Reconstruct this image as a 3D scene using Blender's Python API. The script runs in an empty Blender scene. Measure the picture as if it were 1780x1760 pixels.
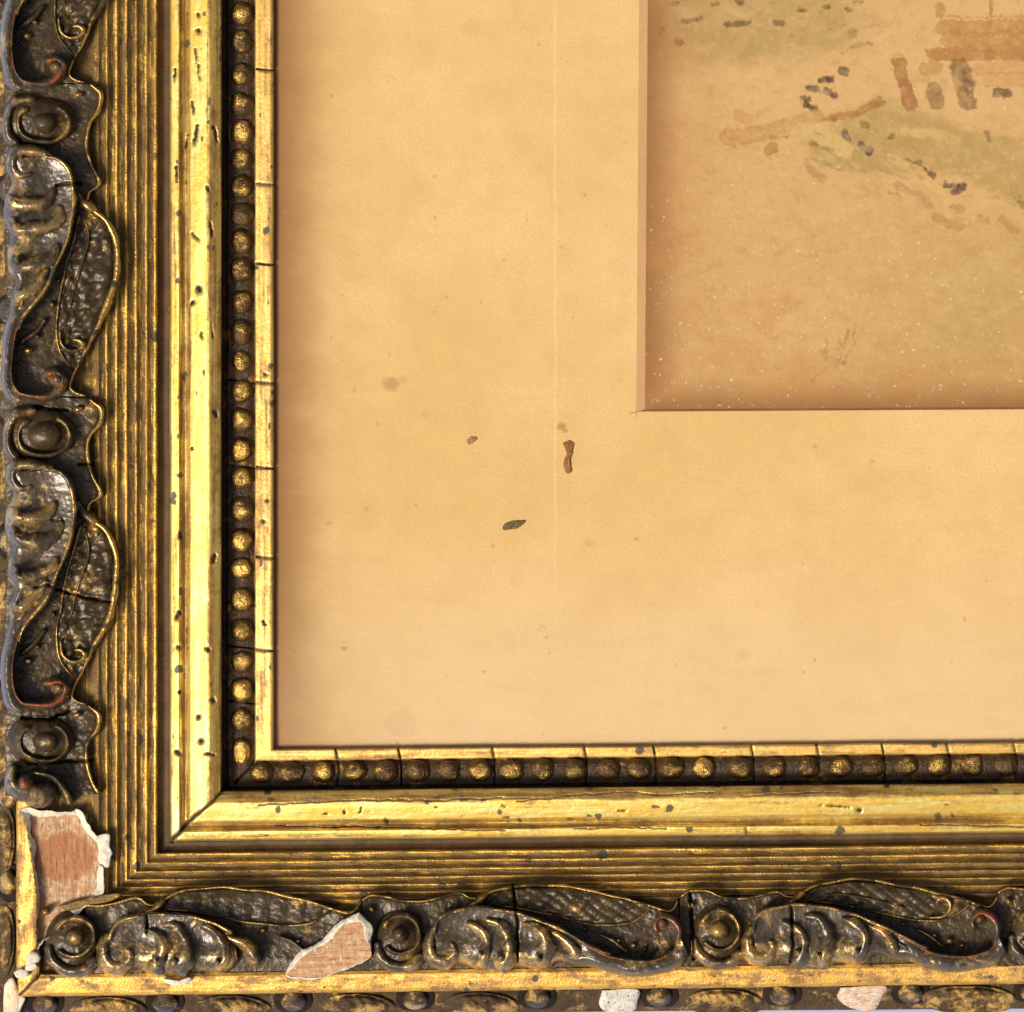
import bpy, math
import numpy as np
from mathutils import Vector

# ------------------------------------------------------------------ camera, light, exposure
PX = 0.0001                     # one unit of the tracing grid = 0.1 mm
D = 5000.0                      # lens to mat, in the same unit (0.5 m)
CX, CY = 890.0, 880.0
scene = bpy.context.scene
COL = scene.collection
cam_d = bpy.data.cameras.new('camera'); cam = bpy.data.objects.new('camera', cam_d); COL.objects.link(cam)
cam.location = (0, 0, D * PX); cam_d.lens = 36 * D / 1780.0; cam_d.sensor_width = 36
cam_d.clip_start = 0.01; cam_d.clip_end = 50
scene.camera = cam

SUN_EL, SUN_AZ = 51.0, 218.0    # azimuth measured counter-clockwise from +X (to the light)
w = bpy.data.worlds.new('World'); scene.world = w; w.use_nodes = True
nt = w.node_tree
sky = nt.nodes.new('ShaderNodeTexSky'); sky.sky_type = 'NISHITA'; sky.sun_disc = False
sky.sun_elevation = math.radians(SUN_EL); sky.sun_rotation = math.radians(90 - SUN_AZ)
sky.dust_density = 8.0; sky.air_density = 0.6; sky.ozone_density = 1.0
nt.links.new(sky.outputs[0], nt.nodes['Background'].inputs[0]); nt.nodes['Background'].inputs[1].default_value = 0.085
sl = bpy.data.lights.new('sun', 'SUN'); so = bpy.data.objects.new('sun', sl); COL.objects.link(so)
sl.energy = 3.75; sl.angle = math.radians(16); sl.color = (1.0, 0.91, 0.76)
el, az = math.radians(SUN_EL), math.radians(SUN_AZ)
so.rotation_euler = Vector((math.cos(el)*math.cos(az), math.cos(el)*math.sin(az), math.sin(el))).to_track_quat('Z', 'Y').to_euler()
scene.view_settings.view_transform = 'Standard'; scene.view_settings.look = 'None'
scene.view_settings.exposure = -0.12; scene.view_settings.gamma = 1.0

# ------------------------------------------------------------------ numeric helpers
rng = np.random.default_rng(7)
_H = rng.random((256, 256))
def vnoise(x, y, seed=0):
    x = np.asarray(x, float) + seed * 17.3; y = np.asarray(y, float) + seed * 9.1
    xi = np.floor(x).astype(int); yi = np.floor(y).astype(int); fx = x - xi; fy = y - yi
    fx = fx*fx*(3-2*fx); fy = fy*fy*(3-2*fy)
    g = lambda a, b: _H[a & 255, b & 255]
    return (g(xi, yi)*(1-fx)+g(xi+1, yi)*fx)*(1-fy) + (g(xi, yi+1)*(1-fx)+g(xi+1, yi+1)*fx)*fy
def fbm(x, y, seed=0, o=4):
    s = 0; a = .5; t = 0
    for i in range(o):
        c_, s_ = math.cos(.7+i*1.1), math.sin(.7+i*1.1)
        s = s + a*vnoise((x*c_-y*s_)*2**i, (x*s_+y*c_)*2**i, seed+i*3); t += a; a *= .5
    return s/t - .5
def sm(a, b, x):
    t = np.clip((x-a)/(b-a), 0, 1); return t*t*(3-2*t)
def spline(P, step=2.0, n=None):
    """Catmull-Rom through the rows of P (any width), resampled evenly along the first two columns."""
    P = np.asarray(P, float)
    if len(P) == 2:
        Q = P[0] + (P[1]-P[0])*np.linspace(0, 1, 30)[:, None]
    else:
        E = np.vstack([2*P[0]-P[1], P, 2*P[-1]-P[-2]]); out = []
        for i in range(1, len(E)-2):
            t = np.linspace(0, 1, 16, endpoint=False)[:, None]
            a, b, c, d = E[i-1], E[i], E[i+1], E[i+2]
            out.append(.5*((2*b)+(c-a)*t+(2*a-5*b+4*c-d)*t*t+(3*b-a-3*c+d)*t**3))
        Q = np.vstack(out+[P[-1:]])
    L = np.r_[0, np.cumsum(np.hypot(*np.diff(Q[:, :2], axis=0).T))]
    if n is None: n = max(4, int(L[-1]/step)+1)
    u = np.linspace(0, L[-1], n)
    return np.stack([np.interp(u, L, Q[:, k]) for k in range(Q.shape[1])], 1)
def seg_dist(px, py, poly):
    d = np.full(np.shape(px), 1e9)
    for (x0, y0), (x1, y1) in zip(poly[:-1], poly[1:]):
        dx, dy = x1-x0, y1-y0
        t = np.clip(((px-x0)*dx+(py-y0)*dy)/(dx*dx+dy*dy+1e-9), 0, 1)
        d = np.minimum(d, np.hypot(px-x0-t*dx, py-y0-t*dy))
    return d
def inside(px, py, poly):
    px = np.asarray(px, float); r = np.zeros(px.shape, bool); n = len(poly)
    for i in range(n):
        x0, y0 = poly[i]; x1, y1 = poly[(i+1) % n]
        c = ((y0 > py) != (y1 > py)) & (px < (x1-x0)*(py-y0)/((y1-y0) if y1 != y0 else 1e-9)+x0)
        r ^= c
    return r
def W(px, py, z):
    k = (D - z)/D
    return (px-CX)*k*PX, -(py-CY)*k*PX, z*PX

# cracks: polyline, half width, depth
CR = []
def crack(pts, hw=1.6, depth=9):
    p = [pts[0]]
    for a, b in zip(pts[:-1], pts[1:]):
        n = max(1, int(math.hypot(b[0]-a[0], b[1]-a[1])/9))
        for i in range(1, n+1):
            j = 0 if i == n else 1.6
            p.append((a[0]+(b[0]-a[0])*i/n + rng.uniform(-j, j), a[1]+(b[1]-a[1])*i/n + rng.uniform(-j, j)))
    CR.append((p, hw, depth))
for x in (586, 695, 858, 1018, 1138, 1308, 1422, 1535, 1648, 1764):
    yb = 1303-.0095*(x-476)
    crack([(x-3, yb-2), (x, yb+12), (x+2, yb+24)], 1.5, 6)
    if x not in (1422, 1648): crack([(x+2, yb+24), (x+3, yb+46), (x+2, yb+66)], 1.2, 7)
for y in (120, 319, 458, 664, 812, 968, 1129): crack([(446, y), (460, y+2), (475, y+3)], 2.0, 4)
for y in (664, 812, 1050, 1125, 1221): crack([(398, y-3), (420, y), (444, y+3)], 1.2, 6)
crack([(408, 1362), (424, 1345), (445, 1325)], 1.8, 9)
crack([(387, 1376), (372, 1392), (348, 1412)], 2.6, 9)
crack([(348, 1412), (325, 1432), (300, 1461)], 3.6, 9)
crack([(892, 1538), (895, 1570), (897, 1590), (901, 1640), (900, 1672)], 1.9, 15)
crack([(1199, 1552), (1203, 1600), (1206, 1668)], 2.0, 16)
crack([(1375, 1576), (1377, 1610), (1378, 1648), (1374, 1672)], 2.2, 18)
crack([(254, 1590), (255, 1620)], 2.0, 16)
crack([(98, 323), (115, 320), (140, 320)], 2.0, 14)
crack([(100, 1026), (120, 1032), (150, 1040), (190, 1046)], 2.0, 12)
crack([(60, 1022), (80, 1016), (100, 1026)], 1.6, 10)
crack([(38, 1248), (85, 1252), (120, 1236)], 2.2, 16)
crack([(50, 1328), (100, 1325), (160, 1322)], 1.8, 12)
crack([(118, 714), (60, 709)], 2.0, 14)
crack([(60, 905), (110, 905)], 1.2, 5)
crack([(138, 808), (162, 808)], 2.0, 10)
crack([(68, 1696), (52, 1712), (34, 1730)], 2.0, 9)
crack([(1297, 1440), (1299, 1452)], 1.6, 5)
for (x, y, dx, dy, r_) in ((344, 24, 1, 4, 2.6), (344, 53, 1, 3, 3.6), (339, 84, 3, 26, 1.2), (345, 112, 3, 26, 1.2), (334, 178, 3, 18, 2.2), (343, 218, -6, 32, 3.0), (372, 222, 5, 24, 2.6), (360, 326, 3, 5, 2.6),
                         (334, 406, 10, 10, 2.8), (345, 500, 1, 7, 4.6), (335, 524, -2, 5, 3.0), (350, 578, 1, 9, 1.7), (334, 778, 1, 4, 1.6), (306, 290, 2, 26, 2.0), (304, 120, -1, 20, 2.0),
                         (372, 715, 4, 8, 3.6), (313, 928, 0, 6, 4.4), (374, 966, -3, 10, 3.8), (311, 1065, -3, 9, 3.6), (309, 1124, 2, 2, 3.2), (359, 1128, 3, 3, 3.4), (345, 1246, 0, 2, 4.0), (349, 1288, 1, 1, 4.6), (370, 1216, 1, 3, 4.2),
                         (306, 1306, 4, 4, 3.4), (357, 1310, 14, 2, 2.6), (312, 1201, 0, 5, 1.6), (366, 388, 3, 22, 2.4), (368, 560, 2, 26, 1.8), (327, 235, -4, 22, 1.8), (670, 1427, 4, 2, 3.0), (628, 1404, -3, 8, 1.8), (598, 1410, 1, 4, 1.2),
                         (564, 1415, 5, 0, 1.4), (873, 1400, 6, 3, 1.6), (1492, 1408, 3, 1, 3.4), (1426, 1400, 50, 3, 1.1), (463, 1376, 4, 1, 4.0), (1540, 1366, 4, 0, 2.4), (1075, 1410, 14, 0, 1.0),
                         (457, 906, 1, 2, 3.4), (462, 650, 0, 2, 2.2), (464, 870, 0, 2, 2.0), (457, 1080, 4, 6, 1.8)):
    CR.append(([(x, y), (x+dx*.3+rng.uniform(-1.5, 1.5), y+dy*.3), (x+dx*.6+rng.uniform(-2, 2), y+dy*.6), (x+dx+.1, y+dy+.1)], r_*1.1, 2.5))
# long drying cracks in the burnished gold of the lower rail
crack([(480, 1436), (560, 1439), (620, 1436), (700, 1440), (790, 1442), (880, 1444)], .9, 3)
crack([(450, 1400), (560, 1394), (640, 1391), (760, 1392), (860, 1387), (960, 1390)], .9, 3)
crack([(900, 1393), (1010, 1382), (1090, 1377), (1150, 1382), (1240, 1377)], .9, 3)
crack([(1000, 1441), (1090, 1438), (1160, 1441)], .9, 3)
crack([(1290, 1384), (1380, 1380), (1460, 1377)], .8, 3)
crack([(1600, 1434), (1700, 1436), (1780, 1438)], .9, 3)
CRB = [(min(p[0] for p in c[0])-6, max(p[0] for p in c[0])+6, min(p[1] for p in c[0])-6, max(p[1] for p in c[0])+6) for c in CR]
def crack_at(px, py):
    dz = np.zeros(px.shape); m = np.zeros(px.shape)
    for (p, hw, dep), (x0, x1, y0, y1) in zip(CR, CRB):
        k = (px > x0) & (px < x1) & (py > y0) & (py < y1)
        if k.any():
            d = seg_dist(px[k], py[k], p) + (3.6*fbm(px[k]/4.5, py[k]/6, 140, 2)+1.2*fbm(px[k]/12, py[k]/12, 144, 2) if dep == 2.5 else 0); f = 1-sm(hw*.35, hw*1.5, d)
            dz[k] = np.maximum(dz[k], f*dep); m[k] = np.maximum(m[k], f)
    return dz, m

# ------------------------------------------------------------------ objects
BASE = Vector(W(30, 1730, -90))
def empty(name, loc):
    o = bpy.data.objects.new(name, None); o.location = loc; o.empty_display_size = .01; COL.objects.link(o); return o
def raw_mesh(name, V, F, mat, attrs=None, smooth=True):
    me = bpy.data.meshes.new(name)
    V = np.ascontiguousarray(V, np.float32); F = np.ascontiguousarray(F, np.int32)
    me.vertices.add(len(V)); me.vertices.foreach_set('co', V.ravel())
    k = F.shape[1]
    me.loops.add(F.size); me.loops.foreach_set('vertex_index', F.ravel())
    me.polygons.add(len(F)); me.polygons.foreach_set('loop_start', np.arange(0, F.size, k, dtype=np.int32))
    me.polygons.foreach_set('use_smooth', np.full(len(F), smooth))
    me.update(calc_edges=True); me.validate()
    for n, a in (attrs or {}).items():
        a = np.asarray(a, np.float32)
        if a.ndim == 1: me.attributes.new(n, 'FLOAT', 'POINT').data.foreach_set('value', a)
        else: me.attributes.new(n, 'FLOAT_VECTOR', 'POINT').data.foreach_set('vector', a.ravel())
    me.materials.append(mat)
    return me
def grid_faces(n, m, wrap=False):
    i = np.arange(n-1)[:, None]; j = np.arange(m if wrap else m-1)[None]; j2 = (j+1) % m
    return np.stack([i*m+j, i*m+j2, (i+1)*m+j2, (i+1)*m+j], -1).reshape(-1, 4)
def link(name, me, parent, loc=None, label=None):
    o = bpy.data.objects.new(name, me); COL.objects.link(o); o.parent = parent
    if loc is not None: o.location = loc
    if label: o['label'] = label
    return o
HOLES = []      # (polygon, z) where the surface is broken away
def sheet(name, PXs, PYs, Z, mat, parent, axis=0, gold=None, bole=None, label=None, wrap=False, origin=None, cracks=True, flip=False, **extra):
    """grid surface from traced positions; axis 0: rail runs across the picture, 1: up the picture"""
    PXs, PYs, Z = [np.asarray(a, float) for a in (PXs, PYs, Z)]
    if cracks: dz, m = crack_at(PXs, PYs)
    else: dz, m = np.zeros(PXs.shape), np.zeros(PXs.shape)
    x, y, z = W(PXs, PYs, Z - dz)
    org = BASE if origin is None else origin
    V = np.stack([x-org[0], y-org[1], z-org[2]], -1).reshape(-1, 3)
    F = grid_faces(*PXs.shape, wrap=wrap)
    a = V[F[:, 0]]; nrm = np.cross(V[F[:, 1]]-a, V[F[:, 2]]-a)[:, 2].sum()
    if nrm < 0: F = F[:, ::-1]
    st = np.stack([PXs, PYs, Z] if axis == 0 else [PYs, PXs, Z], -1).reshape(-1, 3)
    at = {'st': st, 'crack': m.ravel(), 'gold': (np.zeros(PXs.size) if gold is None else np.broadcast_to(gold, PXs.shape).ravel()),
          'bole': (np.zeros(PXs.size) if bole is None else np.broadcast_to(bole, PXs.shape).ravel())}
    for k, v in extra.items(): at[k] = v
    return link(name, raw_mesh(name, V, F, mat, at), parent, label=label)

# ------------------------------------------------------------------ materials
def newmat(name):
    m = bpy.data.materials.new(name); m.use_nodes = True; t = m.node_tree
    return m, t, t.nodes['Principled BSDF']
class N:
    def __init__(s, t): s.t = t
    def n(s, typ, ins=None, **kw):
        o = s.t.nodes.new(typ)
        for k, v in kw.items(): setattr(o, k, v)
        for k, v in (ins or {}).items():
            if hasattr(v, 'is_output') or isinstance(v, bpy.types.NodeSocket): s.t.links.new(v, o.inputs[k])
            else: o.inputs[k].default_value = v
        return o
    def attr(s, name): return s.n('ShaderNodeAttribute', attribute_name=name)
    def m(s, op, a, b=0.0, c=None):
        d = {0: a, 1: b}
        if c is not None: d[2] = c
        return s.n('ShaderNodeMath', d, operation=op).outputs[0]
    def noise(s, vec, sx, sy, detail=5, rough=.6, off=(0, 0, 0), dist=0.0):
        v = s.n('ShaderNodeVectorMath', {0: vec, 1: (sx, sy, .02), 2: off}, operation='MULTIPLY_ADD').outputs[0]
        return s.n('ShaderNodeTexNoise', {'Vector': v, 'Scale': 1.0, 'Detail': detail, 'Roughness': rough, 'Distortion': dist}).outputs[0]
    def step(s, x, a, b, lo=0.0, hi=1.0):
        return s.n('ShaderNodeMapRange', {0: x, 1: a, 2: b, 3: lo, 4: hi}, interpolation_type='SMOOTHSTEP').outputs[0]
    def mix(s, f, a, b):
        o = s.n('ShaderNodeMix', data_type='RGBA')
        for i, v in ((0, f), (6, a), (7, b)):
            if isinstance(v, bpy.types.NodeSocket): s.t.links.new(v, o.inputs[i])
            else: o.inputs[i].default_value = (*v, 1) if isinstance(v, tuple) and len(v) == 3 else v
        return o.outputs[2]
    def mixf(s, f, a, b):
        return s.m('ADD', s.m('MULTIPLY', f, s.m('SUBTRACT', b, a)), a)
    def spots(s, vec, cell, thr, off, asp=1.0):
        """small round flecks: one random radius per cell, most of them none"""
        v = s.n('ShaderNodeVectorMath', {0: vec, 1: (1/(cell*asp), 1/cell, 0), 2: off}, operation='MULTIPLY_ADD').outputs[0]
        vn = s.n('ShaderNodeTexNoise', {'Vector': v, 'Scale': 3.0, 'Detail': 2.0})
        v2 = s.n('ShaderNodeVectorMath', {0: vn.outputs[1], 1: (.35, .35, 0), 2: v}, operation='MULTIPLY_ADD').outputs[0]
        vo = s.n('ShaderNodeTexVoronoi', {'Vector': v2, 'Scale': 1.0})
        sep = s.n('ShaderNodeSeparateColor', {0: vo.outputs['Color']})
        r = s.n('ShaderNodeMapRange', {0: sep.outputs[0], 1: thr, 2: 1.0, 3: 0.0, 4: .24}).outputs[0]
        return s.step(s.m('SUBTRACT', vo.outputs['Distance'], r), -.045, 0.005, 1.0, 0.0)

def gilt(name, gold, dark, bias=0.5, streak=.6, blotch=.5, sx=.006, sy=.13, rg=.3, rd=.5, met_g=1.0, met_d=.35,
         spot=(36, .55), dirt=(.05, .042, .03), spec=.5, gold2=None, bump=.5, bsx=.25, bsy=.25, sharp=.18, off=0.0):
    m, t, P = newmat(name); q = N(t); st = q.attr('st').outputs['Vector']
    s1 = q.noise(st, sx, sy, 6, .65, (off, 3.1, 0)); s2 = q.noise(st, .022, .03, 6, .65, (off+7, 1.7, 0)); s3 = q.noise(st, .14, .16, 4, .7, (1, off, 0))
    f = q.m('ADD', q.attr('gold').outputs['Fac'], bias)
    f = q.m('ADD', f, q.m('MULTIPLY', q.m('SUBTRACT', s1, .5), streak*2))
    f = q.m('ADD', f, q.m('MULTIPLY', q.m('SUBTRACT', s2, .5), blotch*2))
    f = q.m('ADD', f, q.m('MULTIPLY', q.m('SUBTRACT', s3, .5), .55))
    f = q.step(f, .5-sharp, .5+sharp)
    g = gold
    if gold2 is not None:
        g = q.mix(q.step(q.noise(st, sx*2, sy*.6, 4, .6, (off+3, 8, 0)), .38, .62), gold, gold2)
    dk = q.mix(q.step(q.noise(st, .03, .04, 5, .6, (off+5, 2, 0)), .35, .65), dark, tuple(c*1.7 for c in dark))
    c = q.mix(f, dk, g)
    b = q.step(q.m('ADD', q.attr('bole').outputs['Fac'], q.m('MULTIPLY', q.m('SUBTRACT', s3, .5), 1.1)), .42, .6)
    c = q.mix(b, c, (.27, .062, .016))
    sp = q.m('MAXIMUM', q.spots(st, spot[0], spot[1], (off, 0, 0)), q.m('MULTIPLY', q.spots(st, spot[0]*.4, min(.9, spot[1]+.12), (off, 5, 0), 2.2), .95))
    c = q.mix(q.m('MULTIPLY', sp, .92), c, dirt)
    ck = q.attr('crack').outputs['Fac']
    c = q.mix(ck, c, (.012, .008, .005))
    P.inputs['Specular IOR Level'].default_value = spec
    t.links.new(c, P.inputs['Base Color'])
    kill = q.m('SUBTRACT', 1.0, q.m('MAXIMUM', q.m('MAXIMUM', b, ck), sp))
    t.links.new(q.m('MULTIPLY', q.mixf(f, met_d, met_g), kill), P.inputs['Metallic'])
    r = q.m('ADD', q.mixf(f, rd, rg), q.m('MULTIPLY', q.m('SUBTRACT', s3, .5), .25))
    t.links.new(q.m('MAXIMUM', r, q.m('MULTIPLY', ck, .9)), P.inputs['Roughness'])
    h = q.m('ADD', q.noise(st, bsx, bsy, 4, .6), q.m('MULTIPLY', q.noise(st, sx*3, sy*1.6, 4, .6), .8))
    h = q.m('ADD', h, q.m('MULTIPLY', f, .35)); h = q.m('SUBTRACT', h, q.m('MULTIPLY', sp, .5))
    bp = q.n('ShaderNodeBump', {'Height': h, 'Strength': bump, 'Distance': 3.0*PX})
    t.links.new(bp.outputs[0], P.inputs['Normal'])
    return m
M = {}
M['burnished'] = gilt('burnished_gold', (.97, .635, .125), (.21, .115, .03), bias=.64, streak=1.0, blotch=.5, sx=.004, sy=.12, rg=.35, rd=.44, met_g=.76, met_d=.3, spot=(42, .12), gold2=(1.0, .80, .25), bump=.12, sharp=.28)
M['lip'] = gilt('sight_edge_gold', (.80, .49, .12), (.22, .12, .035), bias=.62, streak=.8, blotch=.6, sx=.006, sy=.14, rg=.42, rd=.5, met_g=.66, met_d=.3, spot=(34, .35), gold2=(.88, .59, .18), bump=.2, sharp=.28, off=15)
M['reed'] = gilt('worn_reeded_gilding', (.80, .50, .11), (.135, .078, .020), bias=.26, streak=.95, blotch=.9, sx=.007, sy=.14, rg=.36, rd=.48, met_g=.72, met_d=.3, spot=(46, .45), gold2=(.60, .34, .06), bump=.6, off=11)
M['groove'] = gilt('grimy_groove', (.34, .19, .05), (.060, .032, .012), bias=.14, streak=.5, blotch=.5, rg=.45, rd=.6, met_g=.7, met_d=.1, spot=(50, .7), bump=.5, off=21)
M['channel'] = gilt('bead_channel_patina', (.58, .34, .08), (.045, .026, .010), bias=.26, streak=.2, blotch=.8, sx=.05, sy=.08, rg=.32, rd=.36, met_g=.85, met_d=.2, spot=(30, .6), bump=.9, off=31)
M['bead'] = gilt('bead_gilding', (.86, .54, .14), (.075, .042, .014), bias=.24, streak=.1, blotch=1.0, sx=.06, sy=.06, rg=.22, rd=.24, met_g=.9, met_d=.4, spot=(28, .7), bump=1.0, off=41)
M['patina'] = gilt('dark_bronze_patina', (.64, .40, .12), (.045, .030, .013), bias=.18, streak=.15, blotch=.75, sx=.04, sy=.05, rg=.32, rd=.34, met_g=.8, met_d=.1, spot=(60, .8), bump=.45, bsx=.13, bsy=.13, off=51)
M['leaf'] = gilt('rubbed_leaf_patina', (.72, .48, .18), (.058, .043, .026), bias=.21, streak=.1, blotch=.9, sx=.03, sy=.03, rg=.27, rd=.29, met_g=.85, met_d=.2, spot=(70, .85), bump=.40, bsx=.10, bsy=.10, spec=.7, off=61)
for _n in M['leaf'].node_tree.nodes:
    if _n.type == 'BSDF_PRINCIPLED': _n.inputs['Coat Weight'].default_value = .18; _n.inputs['Coat Roughness'].default_value = .25
M['band'] = gilt('outer_band_gold', (.76, .42, .075), (.22, .12, .04), bias=.56, streak=.5, blotch=.75, sx=.012, sy=.10, rg=.42, rd=.55, met_g=.6, met_d=.3, spot=(24, .42), gold2=(.82, .52, .13), bump=.4, off=71)
M['side'] = gilt('shaded_side_patina', (.60, .36, .10), (.048, .028, .010), bias=.26, streak=.1, blotch=.9, sx=.05, sy=.05, rg=.42, rd=.6, met_g=.4, met_d=.0, spot=(24, .7), bump=.9, spec=.3, off=81)  # patina darkened to stand in for shade on the outer side
M['boss'] = gilt('boss_patina', (.66, .40, .11), (.040, .024, .010), bias=.24, streak=.1, blotch=.9, sx=.06, sy=.06, rg=.30, rd=.34, met_g=.5, met_d=.0, bump=.7, spec=.25, off=95)
M['socket'] = gilt('dark_socket', (.4, .24, .08), (.016, .010, .005), spec=.1, bias=.0, streak=.1, blotch=.6, rg=.4, rd=.5, met_g=.6, met_d=.0, bump=.6, off=91)

def plain(name, c1, c2, sx, sy, rough=.8, bump=.5, c3=None, t3=(.5, .6), bs=.2, off=0.0, bd=3.0):
    m, t, P = newmat(name); q = N(t); st = q.attr('st').outputs['Vector']
    c = q.mix(q.step(q.noise(st, sx, sy, 6, .65, (off, 2, 0)), .36, .64), c1, c2)
    if c3: c = q.mix(q.step(q.noise(st, sx*2.2, sy*2.6, 5, .75, (9, off, 0)), *t3), c, c3)
    c = q.mix(q.attr('crack').outputs['Fac'], c, (.16, .035, .015))
    t.links.new(c, P.inputs['Base Color']); P.inputs['Roughness'].default_value = rough
    bp = q.n('ShaderNodeBump', {'Height': q.noise(st, bs, bs, 6, .7), 'Strength': bump, 'Distance': bd*PX})
    t.links.new(bp.outputs[0], P.inputs['Normal'])
    return m
M['gesso'] = plain('chipped_gesso', (.66, .59, .45), (.76, .72, .61), .08, .08, .85, .8, (.50, .38, .22), (.60, .72))
M['specked_gesso'] = plain('specked_gesso', (.52, .49, .42), (.66, .64, .58), .08, .08, .85, .8, (.05, .04, .03), (.57, .62), off=4)
M['pinkgesso'] = plain('pink_worn_gesso', (.46, .25, .15), (.60, .42, .29), .05, .14, .8, .8, (.66, .58, .46), (.48, .54), off=6)

# ------------------------------------------------------------------ the setting
def tabletop():
    m, t, P = newmat('pale_blue_cloth'); q = N(t)
    g = q.n('ShaderNodeTexCoord').outputs['Object']
    nz = q.n('ShaderNodeTexNoise', {'Vector': g, 'Scale': 900.0, 'Detail': 6.0}).outputs[0]
    t.links.new(q.mix(nz, (.27, .37, .62), (.36, .46, .70)), P.inputs['Base Color']); P.inputs['Roughness'].default_value = .8
    bp = q.n('ShaderNodeBump', {'Height': nz, 'Strength': .4, 'Distance': .0002}); t.links.new(bp.outputs[0], P.inputs['Normal'])
    z = -112*PX; L = .6
    n = 40; xs = np.linspace(-L, L, n); X, Y = np.meshgrid(xs, xs, indexing='ij')
    me = raw_mesh('tabletop', np.stack([X, Y, np.full(X.shape, z)], -1).reshape(-1, 3), grid_faces(n, n), m)
    o = link('tabletop', me, None); o['kind'] = 'structure'
tabletop()

# ------------------------------------------------------------------ painting (top-level, lies under the mat)
def srgb(c): c = np.asarray(c, float)/255; return np.where(c <= .04045, c/12.92, ((c+.055)/1.055)**2.4)
def painting():
    x0, x1, y0, y1 = 1090, 1850, -60, 745
    xs = np.arange(x0, x1, 1.8); ys = np.arange(y0, y1, 1.8)
    X, Y = np.meshgrid(xs, ys, indexing='ij')
    wx = X + 9*fbm(X/28, Y/28, 3); wy = Y + 9*fbm(X/28, Y/28, 8)
    c = np.zeros(X.shape+(3,)) + srgb((220, 178, 118))
    def lay(mask, col, a=1.0):
        nonlocal c
        k = np.clip(mask*a, 0, 1)[..., None]; c = c*(1-k) + srgb(col)*k
    # washes
    lay(sm(1350, 1750, wx)*sm(330, 430, wy)*(.7+.9*fbm(X/60, Y/60, 2)), (200, 168, 104), .9)
    lay((1-sm(120, 330, wy))*(.8+.8*fbm(X/50, Y/50, 4)), (226, 184, 128), .8)
    g1 = sm(0, 45, (80+(1420-wx)*.0) - (wy - (60-(wx-1200)*.10)) )*(1-sm(1430, 1560, wx))
    lay(g1*(.75+.9*fbm(X/30, Y/16, 5)), (176, 150, 92), .75)
    gp = [(1390, 240), (1450, 215), (1530, 165), (1600, 190), (1700, 230), (1850, 250), (1850, 400), (1740, 340), (1640, 300), (1560, 300), (1480, 300), (1430, 290)]
    gd = np.where(inside(wx, wy, gp), 1, 0)*1.0
    for _ in range(5): gd = (gd + np.roll(gd, 2, 0)+np.roll(gd, -2, 0)+np.roll(gd, 2, 1)+np.roll(gd, -2, 1))/5
    lay(gd*(.75+.8*fbm(X/26, Y/20, 6)), (180, 152, 92), .85)
    def stroke(pts, w, col, a=.9, edge=.35, seed=0):
        d = seg_dist(X + 7*fbm(X/8, Y/8, 20+seed)+9*fbm(X/24, Y/24, 22+seed), Y + 7*fbm(X/8, Y/8, 25+seed)+9*fbm(X/24, Y/24, 27+seed), pts) + 5*fbm(X/5, Y/5, 29+seed, 2) + w*.3*fbm(X/14, Y/14, 33+seed, 3)
        body = 1-sm(w-2.2, w+1.0, d)
        rim = body*sm(w*.7, w-.3, d)
        k = .93*a*(.9+.9*fbm(X/9, Y/9, seed+2))
        lay(body, col, 1.0*0+np.clip(k, 0, 1)); lay(rim, tuple(v*.78 for v in col), edge)
    halo = (228, 186, 122)
    # timber roof and walls of the hut
    for yy, w_, x_ in ((50, 15, 1632), (72, 16, 1640), (94, 12, 1618)): stroke([(x_+10, yy), (1850, yy-4)], w_, (190, 142, 82), .9, .25, yy)
    stroke([(1618, 94), (1850, 96)], 10, (184, 130, 72), .8, .4)
    stroke([(1634, 12), (1636, 26)], 8, (190, 144, 86)); stroke([(1722, 0), (1724, 28)], 4, (190, 130, 66)); stroke([(1650, 30), (1850, 27)], 2, (190, 130, 66))
    stroke([(1700, 118), (1850, 118)], 12, (206, 154, 98), .7); stroke([(1720, 140), (1850, 140)], 12, (210, 150, 88), .6)
    stroke([(1560, 104), (1570, 140), (1584, 184)], 12, (176, 126, 76), .95, .4); stroke([(1576, 150), (1584, 184)], 10, (170, 112, 68), .5)
    stroke([(1612, 122), (1626, 118)], 13, (186, 144, 82), .7); stroke([(1622, 160), (1626, 176)], 15, (150, 116, 66), .85)
    stroke([(1668, 118), (1682, 178)], 16, (150, 112, 72), .9); stroke([(1672, 128), (1680, 150)], 8, (112, 84, 60), .7)
    stroke([(1736, 162), (1748, 164)], 11, (118, 88, 66), .9, .2)
    # dark windows, stones and dashes
    for a, b, w_ in (((1460, 124), (1470, 128), 7), ((1428, 138), (1444, 138), 6), ((1406, 154), (1420, 156), 6.5), ((1436, 160), (1448, 166), 7),
                     ((1394, 172), (1406, 172), 6), ((1400, 184), (1416, 190), 6)): stroke([a, b], w_, (88, 70, 56), .9, .1, int(a[0]) % 7)
    for a, b, w_ in (((1186, 37), (1216, 34), 4.5), ((1264, 43), (1302, 42), 5), ((1146, 54), (1150, 52), 5), ((1176, 74), (1182, 74), 6), ((1348, 40), (1358, 40), 6),
                     ((1282, 4), (1290, 6), 6), ((1434, 12), (1438, 13), 6), ((1240, 8), (1246, 7), 5), ((1390, 18), (1398, 18), 4), ((1472, 16), (1480, 17), 5), ((1486, 2), (1494, 1), 4), ((1172, 8), (1180, 8), 5)):
        stroke([a, b], w_, (106, 88, 50), .85, .1, int(a[0]) % 7)
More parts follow.
